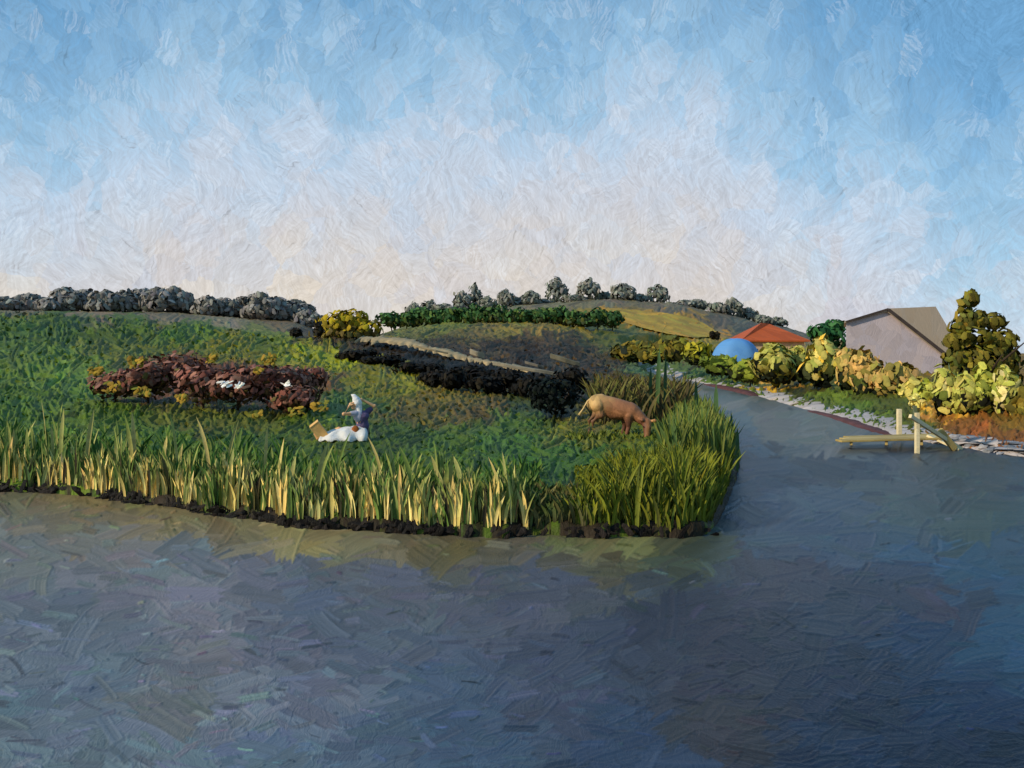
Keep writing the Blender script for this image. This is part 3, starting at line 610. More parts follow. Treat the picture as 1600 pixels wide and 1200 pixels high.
slab(734, 549, 757, 557, 44, .30, 'pale squarish stone standing above the middle of the sandy path')
slab(770, 568, 868, 584, 40, .17, 'long grey flat stone at the lower end of the sandy path')
slab(820, 566, 850, 574, 41, .14, 'short dark-topped flat stone behind the long grey one', mat_paint('grey_slab', (112, 104, 90), .75, .25, 3.))
slab(860, 556, 906, 570, 42, .28, 'wide olive-grey flat stone right of the long one, near the hollow', mat_paint('olive_slab', (108, 102, 82), .75, .25, 3.))
slab(645, 540, 700, 552, 46, .10, 'thin straw-coloured stone sliver on the upper stretch of the path', M_SAND)

# ------------------------------------------------------------------ blades: reeds and grass
def blades(P, H, Wd, lean, cb, ct, g, seg=4, bend=None):
    """curved tapered folded blades -> 3 verts per level"""
    n = len(P); th = g.uniform(-.9, .9, n); a = np.where(g.random(n) < .5, 0, math.pi)+g.normal(0, .7, n)
    W_ = np.stack([np.cos(th), np.sin(th), 0*th], 1); D = np.stack([np.cos(a), np.sin(a)*.5, 0*a], 1); Nn = np.stack([-np.sin(th), np.cos(th), 0*th], 1)
    lv = seg+1; V = np.empty((n, lv*3, 3)); Cc = np.empty((n, lv*3, 3))
    for k in range(lv):
        f = k/seg; wf = (.55+1.2*f-1.0*f*f)*(1 if f < .999 else 0.04)*np.where(f > .7, 1-(f-.7)*1.6, 1)
        hz = H*(f-0.12*lean*f**3); off = D*(H*lean*f**2)[:, None]
        c = P+off+np.stack([0*hz, 0*hz, hz], 1)
        for j, s in enumerate((-1, 0, 1)):
            V[:, k*3+j] = c+W_*(Wd*.5*s*wf)[:, None]+Nn*(Wd*.18*(s == 0)*wf)[:, None]
            mixf = np.clip(f*1.15, 0, 1)
            Cc[:, k*3+j] = (cb*(1-mixf)+ct*mixf)*(1.0 if s else .92)
    q = []
    for k in range(seg):
        for j in (0, 1): q.append((k*3+j, k*3+j+1, k*3+j+4, k*3+j+3))
    Fc = (np.array(q)[None]+(np.arange(n)*lv*3)[:, None, None]).reshape(-1, 4)
    return V.reshape(-1, 3), Fc, Cc.reshape(-1, 3)
def add_blades(name, spec, label, cat, mat=M_GRASS, group=None, kind='stuff'):
    Vs, Fs, Cs, o = [], [], [], 0
    for (V, Fc, Cc) in spec: Vs.append(V); Fs.append(Fc+o); Cs.append(Cc); o += len(V)
    ob = link(name, np_mesh(name, np.concatenate(Vs), np.concatenate(Fs), np.concatenate(Cs)), mat)
    return tag(ob, label, cat, group, kind)
def shore_y(px):                                # row of the near waterline in the photo
    xs = [p[0] for p in A_px[:19]]; ys = [p[1] for p in A_px[:19]]; return np.interp(px, xs, ys)
def bed(px, back, g, n):
    """points back metres behind the near waterline"""
    Yw = F*EYE/(shore_y(px)-HY); Y = Yw+back; X = (px-CX)/F*Yw*(Y/Yw)
    z = ground_z(X, Y); return np.stack([X, Y, np.maximum(z, .02)-.03], 1)
STRAW = [(222, 192, 118), (200, 180, 112), (236, 204, 130), (178, 168, 100), (210, 192, 130)]
OLIVE = [(98, 118, 60), (80, 106, 52), (128, 140, 84), (68, 94, 44), (150, 156, 100)]
DEEP = [(50, 92, 40), (40, 78, 36), (66, 104, 42), (48, 86, 38)]
LIME = [(96, 106, 30), (82, 92, 32), (114, 120, 34), (66, 78, 36)]
g = np.random.default_rng(51)
def clumped(n, lo, hi, g, k=70):
    c = g.uniform(lo, hi, k); return np.clip(np.where(g.random(n) < .7, c[g.integers(0, k, n)]+g.normal(0, 6, n), g.uniform(lo, hi, n)), lo, hi)
def wave(px, s=1.0): return 1+s*(.16*np.sin(px*.071+1)+.12*np.sin(px*.173)+.10*np.sin(px*.031+2))
DARKB = [(58, 54, 38), (44, 44, 34), (74, 70, 42)]
spec = []
n = 1500                                          # back rows, green
px = clumped(n, -60, 840, g, 90); P = bed(px, g.uniform(.6, 2.6, n), g, n)
top = np.interp(px, [0, 200, 450, 600, 830], [.64, .66, .50, .40, .34])*wave(px)
spec.append(blades(P, top*g.uniform(.4, 1.0, n), g.uniform(.02, .07, n), g.uniform(.05, .6, n), pick(OLIVE, n, g), pick(DEEP+OLIVE[:2], n, g), g))
n = 1700                                          # middle rows, mixed
px = clumped(n, -60, 830, g, 80); P = bed(px, g.uniform(.2, .9, n), g, n)
spec.append(blades(P, np.interp(px, [0, 300, 820], [.60, .58, .50])*g.uniform(.45, 1.05, n)*wave(px), g.uniform(.02, .065, n), g.uniform(.0, .4, n),
                   pick(STRAW[1:]+OLIVE+DARKB, n, g), pick(OLIVE+DEEP[:2], n, g), g))
n = 2600                                           # feet: straw, olive and dark side by side
px = clumped(n, -40, 825, g, 38); P = bed(px, g.uniform(.06, .4, n), g, n)
kind_ = np.floor((np.sin(px*.09)+np.sin(px*.23+1)+g.normal(0, .7, n)+2.2)).clip(0, 3).astype(int)
cb = np.where((kind_ >= 2)[:, None], pick(STRAW, n, g, .1), np.where((kind_ == 1)[:, None], pick(OLIVE, n, g), pick(DARKB, n, g)))
spec.append(blades(P, g.uniform(.22, .58, n)*wave(px, .8), g.uniform(.02, .06, n), g.uniform(0, .3, n), cb, np.where(g.random(n)[:, None] < .5, cb, pick(OLIVE, n, g)), g))
add_blades('reed_bed', spec, 'long belt of green reeds with straw yellow feet along the near waterline', 'reeds')
# lime green clump at the point
spec = []
n = 5000; px = g.uniform(900, 1140, n); bk = g.uniform(.06, 3.4, n)**1.0; P = bed(px, bk, g, n)
keep = (signed(A_poly, P[:, 0], P[:, 1]) > .06); P = P[keep]; n = len(P); px = px[keep]
topy = np.interp(px, [900, 930, 970, 1050, 1140], [775, 745, 722, 700, 690])+g.normal(0, 12, n)
Hm = np.maximum(EYE-(topy-HY)/F*P[:, 1]-P[:, 2], .10)
H = np.minimum(Hm, g.uniform(.15, .8, n)*wave(px, 1.3))
spec.append(blades(P, H, g.uniform(.015, .05, n), g.uniform(.03, .55, n), pick(LIME[:2]+[(80, 78, 36)], n, g), pick(LIME+[(110, 118, 44)], n, g), g))
add_blades('reed_bed', spec, 'dense lime green clump of reeds on the point of the meadow', 'reeds')
# short brownish tufts between the two
n = 520; px = g.uniform(815, 925, n); P = bed(px, g.uniform(.08, .9, n), g, n)
add_blades('grass', [blades(P, g.uniform(.12, .34, n), g.uniform(.03, .07, n), g.uniform(.1, .6, n), pick([(78, 72, 48), (60, 56, 40)], n, g), pick([(70, 88, 46), (96, 96, 58)], n, g), g)],
           'short brownish grass tufts on the bank between the straw reeds and the lime clump', 'grass')
# rushes on the channel side: dark behind the calf, green over the water
spec = []
n = 1300; px = g.uniform(925, 1075, n); Y = g.uniform(21, 31, n); X = (px-CX)/F*Y; keep = signed(A_poly, X, Y) > .15; X, Y = X[keep], Y[keep]; n = len(X)
P = np.stack([X, Y, ground_z(X, Y)-.04], 1)
spec.append(blades(P, g.uniform(.3, 1.25, n), g.uniform(.04, .11, n), g.uniform(.1, .7, n), pick([(60, 54, 38), (74, 66, 42), (50, 44, 34)], n, g), pick([(84, 78, 44), (66, 60, 40), (96, 98, 50)], n, g), g))
add_blades('rush_bed', spec, 'dark brown rushes leaning behind the grazing calf', 'rushes')
spec = []
n = 2100; px = g.uniform(1035, 1156, n); Y = g.uniform(12.5, 24, n); X = (px-CX)/F*Y; keep = signed(A_poly, X, Y) > .1; X, Y, px = X[keep], Y[keep], px[keep]; n = len(X)
P = np.stack([X, Y, ground_z(X, Y)-.04], 1)
topy = np.interp(px, [1035, 1070, 1100, 1130, 1156], [650, 620, 610, 640, 690])+np.abs(g.normal(0, 32, n)); H = np.clip(EYE-(topy-HY)/F*Y-P[:, 2], .1, 1.0)
spec.append(blades(P, H, g.uniform(.03, .07, n), g.uniform(.0, .35, n), pick([(78, 92, 40), (64, 82, 44)], n, g), pick([(92, 108, 44), (72, 96, 56), (104, 112, 56)], n, g), g))
add_blades('rush_bed', spec, 'mid green rushes along the channel right of the calf', 'rushes')
# tall single rushes
g = np.random.default_rng(77)
def single(name, px, pyb, pyt, Y, w, lean, cb, ct, label, cat, group):
    b = W(px, pyb, Y); H = (pyb-pyt)/F*Y
    V, Fc, Cc = blades(np.zeros((1, 3)), np.array([H]), np.array([w]), np.array([abs(lean)]), lin(cb)[None], lin(ct)[None], g, 6)
    o = link(name, np_mesh(name, V, Fc, Cc), M_GRASS); o.location = b; return tag(o, label, cat, group)
for px, pb, pt, Y, lb in [(1016, 662, 572, 22, 'leftmost of the tall green rushes against the channel'), (1027, 668, 542, 21.5, 'tallest green rush, with its tip above the pale far shore'), (1039, 660, 556, 22, 'tall blue-green rush right beside the tallest one'),
                          (1088, 690, 590, 18.5, 'tall green rush over the grey water'), (1118, 700, 598, 18, 'tall green rush nearest the maroon boat tip'), (1144, 706, 642, 16.5, 'thin rush at the right edge of the point'), (1152, 740, 668, 15, 'short thin rush lowest on the right edge of the point')]:
    single('tall_rush', px, pb, pt, Y, .13, .03, (72, 92, 46), (70, 100, 62), lb, 'rush', 'tall rushes by the channel')
for i in range(70):
    px = g.uniform(15, 810); Yw = F*EYE/(shore_y(px)-HY)+g.uniform(.12, .9); pyb = HY+F*(EYE-.3)/Yw
    hh = np.interp(px, [0, 250, 500, 810], [96, 100, 92, 84])*g.uniform(.5, 1.12)
    c = [(150, 160, 84), (206, 190, 118), (120, 142, 70), (176, 176, 106)][g.integers(4)]
    single('reed_stalk', px, pyb, pyb-hh, Yw, g.uniform(.035, .075), g.uniform(.02, .3), (196, 170, 100) if g.random() < .6 else (120, 132, 62), c,
           'single pale reed standing out of the reed belt at the near waterline', 'reed', 'pale reeds standing out of the belt')
# bank clods at the foot of the reeds
n = 620; px = np.concatenate([clumped(360, -20, 520, g, 40), clumped(260, 500, 1120, g, 22)]); Yw = F*EYE/(shore_y(px)-HY)+g.uniform(-.04, .16, n)
P = np.stack([(px-CX)/F*Yw, Yw, g.uniform(-.02, .10, n)], 1)
v, tt, cc = dabs(P, g.normal(0, .25, (n, 3))+[0, -1, .3], g.uniform(.06, .30, n), g.uniform(.03, .08, n), pick([(18, 16, 15), (26, 22, 20), (13, 12, 12)], n, g), g.normal(.4, .9, n), dome=.2, g=g)
o = link('bank_clods', np_mesh('bank_clods', v, tt, cc), M_GROUND); tag(o, 'black clods of wet earth under the reeds at the waterline', 'earth', kind='stuff')
# meadow tufts in broad dabs
def tufts(name, n, pxr, Yr_, hr, wr, label, g, pal, cond=None):
    px = g.uniform(*pxr, n); Y = np.exp(g.uniform(np.log(Yr_[0]), np.log(Yr_[1]), n)); X = (px-CX)/F*Y
    keep = signed(A_poly, X, Y) > .3; X, Y, px = X[keep], Y[keep], px[keep]; n = len(X); z = ground_z(X, Y)
    py = HY+F*(EYE-z)/Y; c = FNT(px, py)*G_T*1.15*(1+g.normal(0, .16, (n, 1)))*(1+g.normal(0, .05, (n, 3)))
    s = Y/20
    return add_blades(name, [blades(np.stack([X, Y, z-.03], 1), g.uniform(*hr, n)*s, g.uniform(*wr, n)*s, g.uniform(.1, .8, n), c*.95, c*1.1, g, 3)], label, 'grass')
FNT = nearest_col(PT, 2.2, 4.0)
tufts('grass', 1300, (-60, 1000), (12.5, 30), (.05, .15), (.06, .16), 'short green meadow grass between the reeds and the shrubs', np.random.default_rng(88), None)
tufts('grass', 700, (-60, 980), (30, 62), (.05, .13), (.05, .14), 'green and olive grass on the rising slope', np.random.default_rng(89), None)

# ------------------------------------------------------------------ calf
g = np.random.default_rng(91); n = 260; X = on_ground(960, 17.6).x+g.uniform(-1.0, 1.0, n); Y = 17.6+g.uniform(-.55, .45, n); c = pick([(84, 98, 44), (70, 86, 44), (96, 106, 40)], n, g)
add_blades('grass', [blades(np.stack([X, Y, ground_z(X, Y)-.03], 1), g.uniform(.08, .24, n), g.uniform(.03, .07, n), g.uniform(.1, .6, n), c*.9, c, g, 3)], 'longer grass round the legs of the grazing calf', 'grass')
def blob(bm, c, r, rot=None, sub=2):
    m = Matrix.Translation(c) @ (rot.to_4x4() if rot else Matrix.Identity(4)) @ Matrix.Diagonal((r[0], r[1], r[2], 1))
    bmesh.ops.create_icosphere(bm, subdivisions=sub, radius=1, matrix=m)
def limb(bm, pts, rads, seg=10):
    V, Fc = tube_data(pts, rads, seg); vs = [bm.verts.new(v) for v in V]
    for f in Fc: bm.faces.new([vs[i] for i in f])
    for p, r in zip(pts[1:-1], rads[1:-1]): blob(bm, Vector(p), (r, r, r), sub=2)
    blob(bm, Vector(pts[0]), (rads[0],)*3, sub=2); blob(bm, Vector(pts[-1]), (rads[-1],)*3, sub=2)
def remesh_obj(name, bm, mat, voxel, parent=None, smooth=4):
    bmesh.ops.recalc_face_normals(bm, faces=bm.faces[:])
    me = bpy.data.meshes.new(name); bm.to_mesh(me); bm.free(); o = link(name, me, mat, parent)
    r = o.modifiers.new('remesh', 'REMESH'); r.mode = 'VOXEL'; r.voxel_size = voxel; r.use_smooth_shade = True
    s = o.modifiers.new('smooth', 'SMOOTH'); s.factor = .5; s.iterations = smooth
    return o
def simple_mat(name, build, rough=.6, spec=.3, bump=None):
    m = bpy.data.materials.new(name); m.use_nodes = True; t = NT(m.node_tree); t.n.clear()
    bs = t.node('ShaderNodeBsdfPrincipled'); out = t.node('ShaderNodeOutputMaterial'); t.l.new(bs.outputs[0], out.inputs[0])
    tc = t.node('ShaderNodeTexCoord'); c = build(t, tc.outputs['Object']); t.put(bs.inputs['Base Color'], c)
    bs.inputs['Roughness'].default_value = rough; bs.inputs['Specular IOR Level'].default_value = spec; return m
def coat(t, v):
    ra, br, ed = brush(t, v, 6., 2., 1., 10.); x, y, z = t.sep(v)
    c = t.mix(t.mapr(t.math('ADD', t.math('ADD', x, t.math('MULTIPLY', z, -.5)), t.mapr(br, .3, .7, -.14, .14)), -.86, -.42, 0, 1), lin4((196, 158, 98)), lin4((162, 108, 72)))
    belly = t.mapr(t.math('ADD', z, t.mapr(br, .3, .7, -.05, .05)), .50, .36, 0, 1)
    c = t.mix(t.math('MULTIPLY', belly, .75), c, lin4((84, 48, 38)))
    c = t.mix(t.mapr(x, .48, .60, 0, 1), c, lin4((190, 132, 80)))
    return t.vmath('SCALE', c, None, t.math('ADD', t.mapr(t.sep(ra)[1], 0, 1, .68, 1.22), t.mapr(br, .3, .7, -.14, .14)))
M_COAT = simple_mat('calf_coat', coat)
calf = empty('calf', (0, 0, 0), 'tan and brown calf grazing with its head down on the meadow point', 'calf')
bm = bmesh.new()
limb(bm, [(-.44, 0, .62), (-.20, 0, .59), (.02, 0, .565), (.20, 0, .56), (.26, 0, .56)], [.165, .185, .185, .165, .13], 16)
blob(bm, Vector((-.38, 0, .66)), (.16, .13, .14)); blob(bm, Vector((.17, 0, .63)), (.12, .08, .11)); blob(bm, Vector((-.1, 0, .50)), (.26, .15, .14))
limb(bm, [(.20, 0, .57), (.36, -.02, .49), (.48, -.05, .42)], [.145, .115, .085], 14)     # neck
limb(bm, [(.50, -.06, .42), (.53, -.11, .32), (.545, -.15, .19)], [.088, .078, .052], 14)   # head
blob(bm, Vector((.548, -.16, .165)), (.056, .05, .045))
for e0, e1, e2 in (((.47, -.12, .43), (.42, -.15, .455), (.36, -.16, .46)), ((.56, -.06, .45), (.64, -.07, .475), (.72, -.07, .48))):
    limb(bm, [e0, e1, e2], [.022, .036, .010])
for s, dx in ((-1, 0), (1, -.08)):
    limb(bm, [(.16+dx, .08*s, .50), (.19+dx, .085*s, .33), (.20+dx, .085*s, .28), (.17+dx, .085*s, .06), (.185+dx, .085*s, .02)], [.10, .058, .044, .028, .036])
    limb(bm, [(-.42+dx, .09*s, .58), (-.34+dx, .095*s, .42), (-.46+dx, .09*s, .27), (-.43+dx, .09*s, .06), (-.41+dx, .09*s, .02)], [.14, .088, .042, .029, .036])
body = remesh_obj('body', bm, M_COAT, .013, calf, 7)
M_HOOF = mat_paint('hoof', (40, 32, 28)); 
for (hx, hy) in ((.185, -.085), (.105, .085), (-.41, -.09), (-.49, .09)):
    tube('hoof', [(hx, hy, -.012), (hx, hy, .03)], [.041, .034], M_HOOF, calf, 8)
tube('tail', [(-.53, 0, .72), (-.62, -.02, .62), (-.68, -.03, .46), (-.73, -.03, .34)], [.02, .016, .013, .03], mat_paint('tail_hair', (206, 176, 118)), calf, 7)
for s in (-1, 1):
    o = from_lists('eye', [tube_data([(.52+.06*s, -.165, .34), (.52+.062*s, -.183, .337)], [.014, .009], 6)], M_HOOF, calf)
Yc = 17.6; cp = on_ground(962, Yc); calf.location = cp+Vector((0, 0, -.03)); calf.rotation_euler = (0, R(9), R(-10)); calf.scale = (1.15, 1.15, 1.15)

# ------------------------------------------------------------------ seated person tying a headscarf
M_SKIN = mat_paint('skin', (222, 170, 120), .5, .35, 14., .15, .004, .06)
M_WHITE = mat_paint('white_cotton', (222, 220, 216), .7, .2, 10., .5, .02, .08)
M_LILAC = mat_paint('lilac_grey_cloth', (176, 174, 188), .7, .2, 10., .4, .02, .08)
M_PURPLE = mat_paint('purple_cloth', (92, 80, 112), .7, .2, 10., .4, .02, .14)
M_HAIR = mat_paint('hair', (44, 32, 26), .5, .3, 20.)
per = empty('person', (0, 0, 0), 'person in purple top, white skirt and white headscarf, sitting with arms raised', 'person')
S = 1.0
hip = Vector((.18, 0, .12)); chest = Vector((.20, .0, .46)); neck = Vector((.14, -.01, .60)); head = Vector((.10, -.03, .745))
bm = bmesh.new()
blob(bm, hip, (.17, .15, .12)); limb(bm, [hip, (.22, .0, .30), chest], [.14, .115, .13]); blob(bm, chest+Vector((0, 0, .04)), (.12, .17, .09), Matrix.Rotation(R(60), 3, 'Z'))
limb(bm, [chest+Vector((-.02, 0, .08)), neck, head-Vector((0, 0, .06))], [.06, .048, .05])
blob(bm, head, (.082, .088, .108)); blob(bm, head+Vector((-.05, -.04, -.06)), (.04, .045, .045)); blob(bm, head+Vector((-.082, -.055, -.01)), (.016, .014, .02), sub=1)
# arms: near (left in picture) hand in front of the face, far elbow out to the right
def hand(bm, w, d, up):
    d = d.normalized(); up = up.normalized(); sd_ = d.cross(up).normalized()
    blob(bm, w+d*.045, (.042, .042, .042)); 
    for k, (ln) in enumerate((.062, .072, .068, .052)):
        b0 = w+d*.07+sd_*(.030-.02*k); limb(bm, [b0-d*.02, b0+d*ln*.5+up*.004, b0+d*ln-up*.012], [.0095, .009, .0075], 6)
    b0 = w+d*.02+sd_*.03; limb(bm, [b0, b0+sd_*.03+d*.025, b0+sd_*.035+d*.055], [.012, .011, .009], 6)
shL = chest+Vector((-.10, -.11, .10)); elL = Vector((-.12, -.24, .56)); wrL = Vector((-.02, -.14, .72))
limb(bm, [shL, elL, wrL], [.055, .040, .027]); hand(bm, wrL, Vector((.45, .5, .5)), Vector((0, 0, 1)))
shR = chest+Vector((.12, .08, .12)); elR = Vector((.46, .06, .70)); wrR = Vector((.24, .0, .82))
limb(bm, [shR, elR, wrR], [.055, .042, .028]); hand(bm, wrR, Vector((-.8, -.2, .25)), Vector((0, 0, 1)))
# legs stretched to the left along the ground
for s, k in ((-1, .16), (1, .22)):
    limb(bm, [hip+Vector((-.05, .09*s, 0)), (-.26, .07*s-.03, k), (-.62, .05*s-.05, .09)], [.085, .062, .040])
    limb(bm, [(-.62, .05*s-.05, .09), (-.66, .05*s-.06, .06), (-.72, .05*s-.08, .15)], [.038, .038, .022])
remesh_obj('body', bm, M_SKIN, .008, per, 2)
# purple top: shell round torso
bm = bmesh.new(); limb(bm, [hip+Vector((.02, 0, .04)), (.23, 0, .30), chest+Vector((.0, 0, .02))], [.155, .135, .150], 14); blob(bm, chest+Vector((0, 0, .04)), (.135, .185, .105), Matrix.Rotation(R(60), 3, 'Z'))
limb(bm, [shR, shR.lerp(elR, .45)], [.07, .055]); remesh_obj('top', bm, M_PURPLE, .012, per)
bm = bmesh.new(); blob(bm, chest+Vector((-.05, -.09, .04)), (.10, .07, .13)); limb(bm, [shL, shL.lerp(elL, .4)], [.068, .052]); remesh_obj('shawl', bm, M_LILAC, .012, per)
bm = bmesh.new(); blob(bm, Vector((.10, -.17, .22)), (.085, .05, .105)); remesh_obj('pouch', bm, mat_paint('rust_cloth', (150, 84, 36), .7, .2, 10.), .012, per)
# headscarf: hood round the skull, peak and knot tail
bm = bmesh.new(); blob(bm, head+Vector((.022, .012, .022)), (.105, .108, .125)); limb(bm, [head+Vector((.0, 0, .09)), head+Vector((-.04, 0, .16)), head+Vector((-.09, 0, .19))], [.08, .05, .018])
limb(bm, [head+Vector((.04, .0, -.05)), head+Vector((.07, -.04, -.16)), head+Vector((.08, -.08, -.28))], [.085, .06, .02]); remesh_obj('headscarf', bm, M_WHITE, .010, per)
for e in (-.03, .02):
    tube('eye', [(head.x-.071+(e > 0)*.01, head.y-.05+e*1.3-.02, head.z+.005), (head.x-.082+(e > 0)*.01, head.y-.055+e*1.3-.02, head.z+.005)], [.008, .006], M_HAIR, per, 6)
tube('mouth', [(head.x-.085, head.y-.075, head.z-.055), (head.x-.078, head.y-.04, head.z-.055)], [.005, .005], mat_paint('lips', (150, 70, 60)), per, 6)
# skirt: draped sheet over hips and legs, ragged hem
V, Fc = [], []; g = np.random.default_rng(12)
NU, NV = 22, 13
for i in range(NU+1):
    f = i/NU; x = .33-.92*f; half = .24+.10*math.sin(f*3.1)+.05*math.sin(f*19); ztop = .25+.06*math.sin(f*3.14+.3)-.10*f
    for j in range(NV+1):
        s = j/NV*2-1; y = s*half-.04-.02*f
        zz = ztop*(1-abs(s)**2.2)+.02+.014*math.sin(f*26+s*9)+(0.03*math.sin(f*31) if abs(s) > .9 else 0)
        V.append((x+.03*math.sin(s*6+f*4), y-(.03*math.sin(f*23) if s < -.9 else 0), max(zz, .012)))
for i in range(NU):
    for j in range(NV): a = i*(NV+1)+j; Fc.append((a, a+1, a+NV+2, a+NV+1))
sk = from_lists('skirt', [(V, Fc)], M_WHITE, per); so = sk.modifiers.new('thickness', 'SOLIDIFY'); so.thickness = .012
Yp = 17.0; pp = on_ground(549, Yp); per.location = (pp.x, pp.y, pp.z+.02); per.scale = (1.0, 1.0, 1.0); per.rotation_euler = (0, 0, R(4))
# tan open box beside the feet
def box_bm(bm, lo, hi):
    bmesh.ops.create_cube(bm, size=1, matrix=Matrix.Translation([(a+b)/2 for a, b in zip(lo, hi)]) @ Matrix.Diagonal([b-a for a, b in zip(lo, hi)]+[1]))
def box(name, lo, hi, mat, parent=None, bev=.006):
    bm = bmesh.new(); box_bm(bm, lo, hi)
    if bev: bmesh.ops.bevel(bm, geom=bm.edges[:], offset=bev, segments=1, affect='EDGES')
    me = bpy.data.meshes.new(name); bm.to_mesh(me); bm.free(); return link(name, me, mat, parent, False)
M_CARD = mat_paint('tan_card', (220, 172, 104), .7, .25, 6., .4, .01, .1, 'Wall')
bx = empty('carton', W(507, 680, 16.9)+Vector((0, 0, 0)), 'tilted tan carton by the feet of the seated person', 'box'); bx.rotation_euler = (R(4), R(-38), R(12))
bx.location.z = gz(bx.location.x, bx.location.y)+.10
for nm, lo, hi in (('base', (-.09, -.13, 0), (.09, .13, .012)), ('side_panel', (-.09, -.142, 0), (.09, -.13, .34)), ('side_panel', (-.09, .13, 0), (.09, .142, .34)), ('end_panel', (-.102, -.142, 0), (-.09, .142, .34)), ('end_panel', (.09, -.142, 0), (.102, .142, .34)), ('flap', (-.10, -.15, .343), (.11, .15, .355))):
    box(nm, lo, hi, M_CARD, bx, .003)

# ------------------------------------------------------------------ pale sandy shore of the far bank
g = np.random.default_rng(61); V, Fc = [], []; bxs = np.array([p[0] for p in B_px], float); bys = np.array([p[1] for p in B_px], float)
xs_ = np.arange(985, 1660, 4.0)
for i, q in enumerate(xs_):
    py = np.interp(q, bxs, bys)+g.normal(0, .5); e = Wz(q, py); top = (.07+.0030*e.y)*g.uniform(.8, 1.15)
    dd = (Wz(q+4, np.interp(q+4, bxs, bys))-e).normalized(); nrm = Vector((-dd.y, dd.x, 0)); nrm = nrm if nrm.x > 0 else -nrm
    for off, z in ((-.12, -.12), (-.02, .03), (.25, top*.75), (.6, top), (.8+.004*e.y, top*1.02), (1.0+.006*e.y, -1)):
        p = e+nrm*off*(1+.01*e.y); gg = gz(p.x, p.y); p.z = (gg-.15 if z == -1 else max(z, gg+.04 if off > .2 else z))+g.normal(0, .005); V.append(p)
for i in range(len(xs_)-1):
    for j in range(5): a = i*6+j; Fc.append((a, a+1, a+7, a+6))
o = from_lists('shore', [(V, Fc)], mat_paint('pale_shore_sand', (176, 166, 162), .75, .2, 1.6, .6, .04, .14)); tag(o, kind='structure')

# ------------------------------------------------------------------ low ledges of red-brown earth at the foot of the sand
M_MUD = mat_paint('red_brown_earth', (92, 54, 50), .65, .2, 2., .6, .03, .2)
for x0, x1, hh_ in ((1100, 1182, .20), (1258, 1404, .10)):
    V, Fc = [], []; n = 26
    for i in range(n+1):
        f = i/n; q = x0+(x1-x0)*f; e = Wz(q, np.interp(q, bxs, bys)+1.2); tp = math.sin(math.pi*min(1, max(0, f)))**.45*g.uniform(.8, 1.1)
        for off, z in ((-.22, -.1), (-.14, hh_*.75*tp), (-.04, hh_*tp), (.25, hh_*.9*tp), (.5, -.1)): V.append(e+Vector((off*.9*(1+e.y*.012), off*.35, z-.02)))
    for i in range(n):
        for k in range(4): a = i*5+k; Fc.append((a, a+1, a+6, a+5))
    tag(from_lists('mud_bank', [(V, Fc)], M_MUD), kind='structure')

# ------------------------------------------------------------------ jetty with posts and rails
jt = empty('jetty', Wz(1400, 700), 'low straw coloured wooden jetty with two posts and a slanting rail on the right shore', 'jetty')
J = jt.location
def jp(px, py, Y): return W(px, py, Y)-J
def beam(name, a, b, w, h, mat, parent, bev=.006):
    d = b-a; L = d.length; bm = bmesh.new(); box_bm(bm, (0, -w/2, -h/2), (L, w/2, h/2)); bmesh.ops.bevel(bm, geom=bm.edges[:], offset=bev, segments=1, affect='EDGES')
    me = bpy.data.meshes.new(name); bm.to_mesh(me); bm.free(); o = link(name, me, mat, parent, False)
    o.location = a; o.rotation_euler = d.to_track_quat('X', 'Z').to_euler(); return o
M_WOODD = mat_paint('straw_wood', (172, 148, 88), .65, .25, 5., .5, .01, .18, 'Wall', .3)
for k in range(3):
    f = k/3; a = jp(1310+6*k, 696-k*2.2, 18.6+.34*k); b = jp(1468+4*k, 689-k*2.0, 18.8+.34*k)
    a.z = .20+.004*k-J.z; b.z = .24+.006*k-J.z
    beam('plank', a, b, .30, .045, M_WOODD if k % 2 == 0 else mat_paint('straw_wood_pale', (190, 166, 108), .65, .25, 5., .5, .01, .18, 'Wall', .3), jt)
for px in (1330, 1385, 1440): 
    a = jp(px, 700, 18.5); b = jp(px, 690, 19.8); a.z = b.z = .14-J.z; beam('bearer', a, b, .06, .06, M_WOODD, jt)
    for e in (b,): q = e.copy(); q.z = -.5-J.z; beam('pile', q, e, .05, .05, M_WOODD, jt)
def post(px, pyt, pyb, Y, w): 
    a = jp(px, pyb, Y); b = jp(px, pyt, Y); return beam('post', a, b, w, w, M_WOOD, jt)
post(1433, 645, 717, 17.9, .085); post(1405, 639, 680, 20.4, .10)
beam('rail', jp(1422, 650, 17.75), jp(1502, 702, 18.6), .07, .085, M_WOOD, jt)
beam('brace', jp(1468, 672, 18.3), jp(1492, 702, 18.4), .08, .14, M_WOODD, jt)
beam('ramp', jp(1450, 680, 18.9), jp(1500, 702, 18.5), .30, .05, M_WOOD, jt)
o = beam('stake', W(1431, 664, 22)-J, W(1429, 634, 22)-J, .09, .09, mat_paint('green_stake', (96, 104, 74)), jt)

